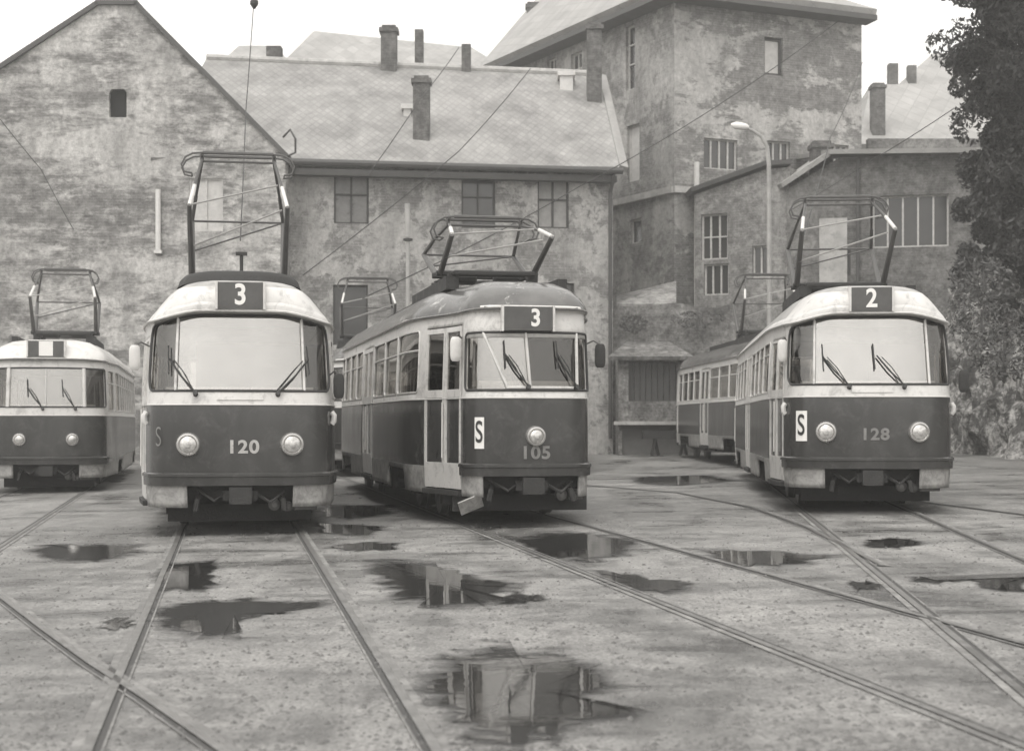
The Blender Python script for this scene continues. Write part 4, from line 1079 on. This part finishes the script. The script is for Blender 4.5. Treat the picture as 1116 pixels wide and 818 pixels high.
# sloping concrete base of the tenement, pale
bm = bmesh.new(); a, b_ = at(672, 331, 52.2), at(737, 331, 52.2)
v = [a, b_, at(737, 306, 54.5), at(672, 322, 54.5)]; slab(bm, *v, .25); o = obj('coping_slope', bm, M_wallD, None)
tag(o, 'pale sloping mortar ledge at the foot of the tall tenement', 'ledge')

# D: annex and workshop block on the terrace
plD = Plane((at(757, 0, 56.5).x, 56.5), (at(862, 0, 54.9).x, 54.9))
D = empty('annex', (plD.P.x, plD.P.y, 5), 'brick annex with a tall many paned window beside the downpipe', 'house')
hD = [(764, 234, 793, 282), (767, 288, 794, 321), (820, 268, 838, 302)]
facade(plD, [(0, 5.03), (plD.len, 5.03), plD.px(861, 182), plD.px(836, 184), plD.px(760, 211), (0, plD.px(758, 212)[1])], [hole(plD, r) for r in hD], D, M_wallD, back=3.0)
window(plD, hD[0], D, 3, (.5,), M_wood); window(plD, hD[1], D, 3, (), M_wood); window(plD, hD[2], D, 2, (), M_wood)
bm = bmesh.new(); T = [plD.p(*plD.px(x, y), .25) for x, y in ((755, 210), (836, 181), (866, 179))]
for a, b_ in zip(T, T[1:]): slab(bm, a+Vector((0, 0, .15)), b_+Vector((0, 0, .15)), b_+Vector((0, 3.4, .25)), a+Vector((0, 3.4, .25)), .16)
obj('roof', bm, M_gutter, D, loc=D.location)
plE = Plane((at(858, 0, 54.6).x, 54.6), (at(1062, 0, 53.0).x, 53.0))
E = empty('workshop', (plE.P.x, plE.P.y, 5), 'low flat roofed workshop with a wide dark glazed window under the tree', 'building')
hE = [(951, 214, 1034, 268), (917, 272, 927, 300)]
zE = plE.px(915, 172)[1]
facade(plE, [(0, 5.03), (plE.len, 5.03), (plE.len, zE), (plE.px(915, 0)[0], zE), (0, plE.px(859, 206)[1])], [hole(plE, r) for r in hE], E, M_wallE, back=6)
window(plE, hE[0], E, 5, (), M_wood, surround=M_conc); window(plE, hE[1], E, 1, (), M_woodd, sill=False)
bm = bmesh.new(); a = plE.p(plE.px(905, 0)[0], zE+.22, .55); b_ = plE.p(plE.len+.4, zE+.05, .55)
slab(bm, a, b_, b_+Vector((0, 6.5, .9)), a+Vector((0, 6.5, .9)), .16)
c_ = plE.p(-.2, plE.px(857, 204)[1]+.1, .3); slab(bm, c_, a+Vector((0, .2, -.05)), a+Vector((0, 3.5, .2)), c_+Vector((0, 3.5, .2)), .16)
rfE = obj('roof', bm, M_tile2, E, loc=E.location)
chimney(886, 153, 907, 183, 55.2, rfE, E)
bm = bmesh.new(); u0 = plE.px(893, 0)[0]; pbox(bm, plE, u0, u0+.95, 5.2, plE.px(905, 238)[1], .002, .05); obj('render_patch', bm, M_conc, E, loc=E.location)
bm = bmesh.new(); uu = plE.px(935, 0)[0]; tube(bm, [plE.p(uu, zE-.1, .12), plE.p(uu, 5.1, .12)], .06, 8); obj('downpipe', bm, M_gutter, E, loc=E.location)

# far houses
def farhouse(label, Y, x0, x1, yr, ye, depth=8, yr2=None, hip=0, name='far_house', mat=None):
    a, b_ = at(x0, ye, Y), at(x1, ye, Y); r0_, r1_ = at(x0+hip, yr, Y+depth/2), at(x1-hip, yr2 or yr, Y+depth/2)
    root = empty(name, ((a.x+b_.x)/2, Y, 0), label, 'house')
    bm = bmesh.new(); box(bm, (a.x+.2, Y+.3, -1), (b_.x-.2, Y+depth, min(a.z, b_.z)-.1)); obj('wall', bm, M_wallC2, root, loc=root.location)
    bm = bmesh.new(); slab(bm, a, b_, r1_, r0_, .2); slab(bm, r0_, r1_, Vector((b_.x, Y+depth, b_.z)), Vector((a.x, Y+depth, a.z)), .2)
    for s_, t_ in ((a, r0_), (b_, r1_)): bm.faces.new([bm.verts.new(v) for v in (s_+Vector((0, 0, -.1)), t_+Vector((0, 0, -.1)), Vector((s_.x, Y+depth, s_.z-.1)))])
    return root, obj('roof', bm, mat or M_tile2, root, loc=root.location)
farhouse('pale hipped roof rising beyond the ridge of the long house', 86, 296, 560, 34, 80, 10, 52, 46)
farhouse('small pale roof peak between the gable and a ridge chimney', 88, 228, 330, 50, 80, 8, 50, 32)
rE, rfF = farhouse('sheet roofed house between the tenement and the tree', 74, 935, 1130, 92, 157, 12, 92, 14)
chimney(951, 90, 965, 121, 74.8, rfF, rE)
rG, rfG = farhouse('far pale roof with two chimneys beside the tree', 92, 972, 1150, 58, 100, 10, 58, 45)
chimney(969, 69, 979, 98, 92, rfG, rG, False); chimney(990, 71, 999, 86, 93, rfG, rG, False)
bm = bmesh.new(); a, b_ = at(946, 165, 66), at(1080, 165, 66); box(bm, (a.x, 66, 5.0), (b_.x, 66.4, at(0, 151, 66).z)); tag(obj('parapet_wall', bm, M_wallW, None), 'dark brick parapet under the sheet metal roof', 'wall')

# retaining wall with lean-to
def rough_wall(name, pts, z0, zts, mat, amp, step=.25, thick=.6, seed=0, lean=0.0):
    """pts: plan polyline (x,y); zts: top heights"""
    P = []
    for (a, za), (b_, zb_) in zip(zip(pts, zts), zip(pts[1:], zts[1:])):
        L_ = math.hypot(b_[0]-a[0], b_[1]-a[1]); n = max(1, int(L_/step))
        for k in range(n): t = k/n; P.append((a[0]+(b_[0]-a[0])*t, a[1]+(b_[1]-a[1])*t, za+(zb_-za)*t))
    P.append((*pts[-1], zts[-1])); nz = 22; bm = bmesh.new(); G_ = []
    for i, (x, y, zt_) in enumerate(P):
        a, b_ = P[max(0, i-1)], P[min(len(P)-1, i+1)]; t = Vector((b_[0]-a[0], b_[1]-a[1], 0)).normalized(); nn = Vector((t.y, -t.x, 0))
        col = []
        zt2 = zt_+amp*2.0*noise.noise(Vector((x*.8+seed, y*.8, 3)))
        for j in range(nz+1):
            z = z0+(zt2-z0)*j/nz; p_ = Vector((x, y, z))
            q = Vector((x*1.1+seed, y*1.1, z*1.4)); d = amp*(noise.noise(q)+.5*noise.noise(q*2.7)+.3*noise.noise(q*6))
            col.append(bm.verts.new(p_+nn*(d+lean*(zt2-z)/3)))
        col.append(bm.verts.new(Vector((x, y, zt2))-nn*thick)); col.append(bm.verts.new(Vector((x, y, z0))-nn*thick))
        G_.append(col)
    for A_, B_ in zip(G_, G_[1:]):
        for j in range(len(A_)-1): bm.faces.new((A_[j], B_[j], B_[j+1], A_[j+1]))
    return obj(name, bm, mat, None, smooth=True)
o = rough_wall('retaining_wall', [(3.3, 51.9), (8, 51.8), (14.6, 51.2)], -.4, [5.25, 5.2, 5.1], M_wallW, .10, seed=2)
tag(o, 'dark brick retaining wall between the long house and the tram numbered 128', 'wall')
o = rough_wall('rubble_wall', [(14.4, 51.0), (14.2, 42), (13.6, 34), (11.6, 29), (11.0, 22), (12.6, 14), (14, 10)], -.4, [6.2, 5.6, 4.4, 3.7, 3.5, 3.4, 3.3], M_rubble, .42, seed=5, lean=.5)
tag(o, 'rough rubble bank wall with bright patches at the right edge', 'wall')

SH = empty('shed', (at(712, 0, 50.4).x, 50.4, .2), 'small brick lean-to with dark boarded opening against the retaining wall', 'shed')
plS = Plane((at(674, 0, 50.2).x, 50.2), (at(748, 0, 50.2).x, 50.2))
zr = plS.px(700, 388)[1]
hS = [(685, 394, 743, 437), (678, 463, 745, 499)]
facade(plS, [(0, -.1), (plS.len, -.1), (plS.len, zr), (0, zr)], [hole(plS, hS[0]), hole(plS, hS[1])], SH, M_wallW, back=1.5, reveal=.25)
bm = bmesh.new()
h_ = hole(plS, hS[0]); n = 9
for k in range(n):
    w_ = (h_[1][0]-h_[0][0])/n; pbox(bm, plS, h_[0][0]+k*w_+.01, h_[0][0]+(k+1)*w_-.01, h_[0][1], h_[2][1], -.22+.01*(k % 2), -.16)
obj('boarding', bm, M_woodd, SH, loc=SH.location)
bm = bmesh.new(); h_ = hole(plS, hS[1]); pbox(bm, plS, h_[0][0], h_[1][0], h_[0][1], h_[2][1], -.3, -.24); obj('lower_door', bm, paint('grey_door', .14, .7, .2), SH, loc=SH.location)
bm = bmesh.new(); slab(bm, plS.p(-.35, zr-.02, .35), plS.p(plS.len+.2, zr-.02, .35), plS.p(plS.len-.4, zr+.55, -1.5), plS.p(.4, zr+.55, -1.5), .12); obj('roof', bm, M_wallW, SH, loc=SH.location)
bm = bmesh.new(); z_ = plS.px(700, 461)[1]; pbox(bm, plS, -.15, plS.len+.1, z_-.05, z_+.06, -.05, .18); obj('ledge', bm, M_conc, SH, loc=SH.location)
BN = empty('workbench', (at(722, 0, 49.2).x, 49.2, gz(5, 49)), 'dark plank bench on a trestle in front of the lean-to', 'bench')
bm = bmesh.new(); a, b_ = at(700, 478, 49.2), at(752, 469, 49.2); box(bm, (a.x, 49.0, a.z), (b_.x, 49.5, b_.z)); obj('plank', bm, M_dark, BN, loc=BN.location)
for x in (714, 745):
    bm = bmesh.new(); q = at(x, 478, 49.2); g0 = gz(5, 49)
    tube(bm, [(q.x, 49.1, q.z), (q.x-.12, 49.1, g0)], .05, 6); tube(bm, [(q.x, 49.4, q.z), (q.x+.12, 49.4, g0)], .05, 6); obj('leg', bm, M_dark, BN, loc=BN.location)
bm = bmesh.new(); q = at(652, 322, 50.5); 

# ------------------------------------------------------------------ poles, lamp, wires
SL = empty('street_lamp', (at(839, 0, 47).x, 47, .3), 'tall pale street lamp with a curved arm beside the annex', 'street lamp')
bm = bmesh.new(); k = lambda x, y: at(x, y, 47); base = k(839, 480)
tube(bm, [k(840, 480), k(838.5, 300)], .095, 10, r2=.075); tube(bm, [k(838.5, 300), k(838, 180), k(836, 160), k(830, 149), k(820, 142), k(812, 139)], .075, 8, r2=.04); obj('pole', bm, M_post, SL, loc=SL.location, smooth=True)
bm = bmesh.new(); c = k(806, 139); lathe(bm, c+Vector((.28, 0, 0)), Vector((-1, 0, .15)), [(.05, 0), (.10, .08), (.12, .25), (.11, .42), (.04, .55)], 12); obj('lamp_head', bm, M_white, SL, loc=SL.location, smooth=True)
PO = empty('catenary_pole', (at(445, 0, 46.5).x, 46.5, .1), 'pale thin pole with insulator between the 120 and 105 trams', 'pole')
k = lambda x, y: at(x, y, 46.5)
bm = bmesh.new(); tube(bm, [k(444.5, 500), k(444.5, 262)], .06, 8); tube(bm, [k(444.5, 258), k(444, 222)], .08, 8); obj('post', bm, M_post, PO, loc=PO.location)
bm = bmesh.new(); lathe(bm, k(444.5, 263), Vector((0, 0, 1)), [(.04, 0), (.14, .02), (.14, .08), (.06, .1)], 12); obj('insulator', bm, M_dark, PO, loc=PO.location)

def wire(label, pts, r=.014, ins=None):
    P = []
    for a, b_ in zip(pts, pts[1:]):
        for i in range(12):
            t = i/12; q = a.lerp(b_, t); q.z -= .35*4*t*(1-t)*(b_-a).length/40; P.append(q)
    P.append(pts[-1]); o_ = sum(pts, Vector())/len(pts)
    bm = bmesh.new(); tube(bm, P, r, 5)
    if ins: lathe(bm, ins, Vector((0, 0, 1)), [(.02, 0), (.09, .1), (.09, .16), (.03, .25)], 10)
    o = obj('overhead_wire', bm, M_black, None, loc=o_); tag(o, label, 'wire', 'overhead wires across the yard')
wire('overhead wire climbing steeply in front of the tenement and tree side', [at(395, 325, 34), at(632, 203, 42), at(790, 110, 47), at(915, 22, 50)])
wire('overhead wire slanting across the long slate roof', [at(330, 300, 40), at(500, 165, 42), at(578, 75, 48)])
wire('short wire sloping up from the roof chimney into the sky', [at(400, 192, 44), at(460, 105, 47), at(500, 52, 52)])
wire('wire hanging almost upright above the tram numbered 120', [at(262, 262, 23), at(268, 120, 30), at(277, -4, 34)], .010, ins=at(277, 10, 33.5))
wire('steep wire rising toward the right eaves of the tenement', [at(858, 310, 26), at(905, 150, 46), at(940, 68, 60)])
wire('wire running from the workshop eaves to the tree', [at(860, 230, 47), at(950, 175, 48), at(1040, 118, 46)])
wire('faint wire drooping down the left gable wall', [at(0, 130, 45), at(45, 185, 45), at(80, 250, 44)])

# ------------------------------------------------------------------ vegetation
def leafmat(name, v):
    m, ns, ls = newmat(name); out = ns.new('ShaderNodeOutputMaterial'); b = ns.new('ShaderNodeBsdfPrincipled'); ls.new(b.outputs[0], out.inputs[0])
    f = noise_n(ns, ls, mapping(ns, ls), 1.4, 5, .7); rp = ramp(ns, [(.35, G(v*.6)), (.65, G(v*1.5))]); ls.new(f, rp.inputs[0]); ls.new(rp.outputs[0], b.inputs['Base Color'])
    b.inputs['Roughness'].default_value = .6; return m
M_leaf = leafmat('tree_foliage', .034); M_leaf2 = leafmat('bush_foliage', .06)
M_bark = paint('bark', .09, .9, .3, 6, bump=.8)
def leaves(bm, c, rad, n, size, droop=.3):
    for _ in range(n):
        d = Vector((random.gauss(0, 1), random.gauss(0, 1), random.gauss(0, 1))).normalized(); r = (.45+.55*random.random()**.5)
        p = c+Vector((d.x*rad[0]*r, d.y*rad[1]*r, d.z*rad[2]*r))
        if noise.noise(p*1.3) < -.18: continue
        s_ = size*(.6+.8*random.random()); a = Vector((random.uniform(-1, 1), random.uniform(-1, 1), random.uniform(-1, .4)-droop)).normalized()*s_
        b_ = a.cross(Vector((random.uniform(-1, 1), random.uniform(-1, 1), random.uniform(-1, 1)))).normalized()*s_*.4
        bm.faces.new([bm.verts.new(q) for q in (p-a*.5, p+b_*.5, p+a*.5, p-b_*.5)])
random.seed(11)
TR = empty('tree', (16.2, 43, 4.9), 'large dark leafy tree hanging into the upper right corner', 'tree')
bm = bmesh.new(); tube(bm, [(16.2, 43, 4.6), (16.0, 43, 8), (15.8, 43, 12), (15.9, 43, 17)], .32, 10, r2=.1)
CL = []
for px_, py_, rx, rz in ((1085, -20, 1.8, 1.5), (1090, 40, 2.0, 1.6), (1050, 50, 1.1, .9), (1075, 110, 1.6, 1.4), (1066, 150, .9, .9), (1095, 180, 1.7, 1.5), (1060, 205, .9, .9), (1062, 95, .8, .8), (1085, 250, 1.3, 1.1),
                         (1110, 300, 1.2, 1.1), (1068, 275, .8, .9), (1052, 20, .9, .7), (1130, 100, 2.2, 2.5), (1140, 230, 2.0, 2.0), (1060, -15, 1.1, .8), (1100, -60, 2.5, 2), (1062, 330, .6, .8), (1040, 250, .5, .9), (1095, 345, .9, .6), (1056, 180, .5, .7), (1055, 240, .9, .9), (1035, 300, .7, .7), (1075, 215, 1.1, 1.1), (1085, 320, 1.0, .8), (1032, 60, .7, .8)):
    Y = 43+random.uniform(-1.5, 1.5); px_ += 34; CL.append((at(px_, py_, Y), rx, rz)); tube(bm, [(16, 43, clamp(at(0, py_, 43).z-1.2, 6, 15)), at(px_, py_, Y)], .07, 5, r2=.02)
obj('trunk', bm, M_bark, TR, loc=TR.location)
bm = bmesh.new()
for c, rx, rz in CL:
    for _ in range(int(9*rx)):
        d = Vector((random.gauss(0, 1)*rx*.5, random.gauss(0, 1)*rx*.5, random.gauss(0, 1)*rz*.5)); leaves(bm, c+d, (rx*.42, rx*.42, rz*.42), int(430*rx), .17)
obj('crown', bm, M_leaf, TR, loc=TR.location, recalc=False)
def bush(label, spots, n, size, mat=M_leaf2, name='bush'):
    c0 = Vector(spots[0][0]); o_ = Vector((c0.x, c0.y, c0.z-spots[0][2]))
    bm = bmesh.new()
    for c, rx, rz in spots:
        leaves(bm, Vector(c), (rx, rx, rz), n, size, .0); tube(bm, [Vector(c)-Vector((0, 0, rz)), Vector(c)+Vector((0, 0, rz*.5))], .03, 5)
    tag(obj(name, bm, mat, None, loc=o_, recalc=False), label, 'bush')
bush('straggly bush growing on top of the rubble bank below the workshop window', [(at(1062, 296, 40), .7, .55), (at(1072, 310, 38), .8, .6)], 900, .13)
bush('low weeds in front of the rubble bank at the right edge', [(Vector((10.6, 23.5, .45)), .45, .3), (Vector((10.2, 25, .4)), .5, .22), (Vector((10.9, 21.5, .5)), .5, .35), (Vector((10.2, 27.5, .4)), .5, .3)], 900, .07)
bush('leafy growth hanging over the rubble bank beneath the tree', [(at(1095, 380, 28), .7, .6), (at(1070, 350, 33), .8, .5)], 1100, .09)
random.seed(5)
bush('dry scrub hanging on the retaining wall above the lean-to', [(at(690, 352, 51.3), .5, .3), (at(760, 348, 51.2), .9, .3)], 500, .10)

# ------------------------------------------------------------------ haze, sky, light, camera
bm = bmesh.new(); box(bm, (-450, -450, -2.5), (450, 550, 42)); hz = obj('haze', bm, [], None)
m, ns, ls = newmat('haze'); out = ns.new('ShaderNodeOutputMaterial'); v = ns.new('ShaderNodeVolumePrincipled')
v.inputs['Color'].default_value = (.97, .965, .94, 1); v.inputs['Density'].default_value = .0022; v.inputs['Anisotropy'].default_value = .2
ls.new(v.outputs[0], out.inputs['Volume']); hz.data.materials.append(m); tag(hz, kind='stuff')

w = bpy.data.worlds.new('World'); scene.world = w; w.use_nodes = True; ns, ls = w.node_tree.nodes, w.node_tree.links; ns.clear()
out = ns.new('ShaderNodeOutputWorld'); bg = ns.new('ShaderNodeBackground'); ls.new(bg.outputs[0], out.inputs[0])
sky = ns.new('ShaderNodeTexSky'); sky.sky_type = 'NISHITA'; sky.sun_disc = False
EL, AZ = R(58), R(200)
sky.sun_elevation = EL; sky.sun_rotation = AZ; sky.dust_density = 6; sky.air_density = 1.5
bw = ns.new('ShaderNodeRGBToBW'); ls.new(sky.outputs[0], bw.inputs[0])
# overcast: even out the clear sky's brightness and take its colour away
tc = ns.new('ShaderNodeTexCoord'); cl = noise_n(ns, ls, tc.outputs['Generated'], 2.5, 5, .5)
r1 = ramp(ns, [(.3, .92), (.7, 1.08)]); ls.new(cl, r1.inputs[0])
pw = ns.new('ShaderNodeMath'); pw.operation = 'POWER'; pw.inputs[1].default_value = .35; ls.new(bw.outputs[0], pw.inputs[0])
c = mixc(ns, ls, 1.0, r1.outputs[0], (1.0, .98, .95, 1), 'MULTIPLY')
vm = ns.new('ShaderNodeVectorMath'); vm.operation = 'SCALE'; ls.new(c, vm.inputs[0]); ls.new(pw.outputs[0], vm.inputs[3])
v2 = ns.new('ShaderNodeVectorMath'); v2.operation = 'SCALE'; v2.inputs[3].default_value = 6.1; ls.new(vm.outputs[0], v2.inputs[0])
ls.new(v2.outputs[0], bg.inputs[0]); bg.inputs[1].default_value = .15

su = bpy.data.lights.new('sun', 'SUN'); su.energy = .8; su.angle = R(25); su.color = (1, .98, .94)
so = bpy.data.objects.new('sun', su); C.objects.link(so)
# light comes from behind the camera, slightly from the left
dirv = Vector((math.sin(AZ)*math.cos(EL), math.cos(AZ)*math.cos(EL), math.sin(EL)))
so.rotation_euler = dirv.to_track_quat('Z', 'Y').to_euler(); so.location = (0, 0, 60)

cam = bpy.data.cameras.new('camera'); co = bpy.data.objects.new('camera', cam); C.objects.link(co); scene.camera = co
co.location = (0, 0, CH); co.rotation_euler = (R(90), 0, 0)
cam.sensor_width = 36; cam.lens = F/1116*36; cam.shift_y = (HY-409)/1116; cam.clip_end = 2000; cam.clip_start = .1
cam.dof.use_dof = True; cam.dof.focus_distance = 18.5; cam.dof.aperture_fstop = 2.8
scene.render.resolution_x = 1024; scene.render.resolution_y = 750
scene.view_settings.view_transform = 'Standard'; scene.view_settings.look = 'None'; scene.view_settings.gamma = 1; scene.view_settings.exposure = .16
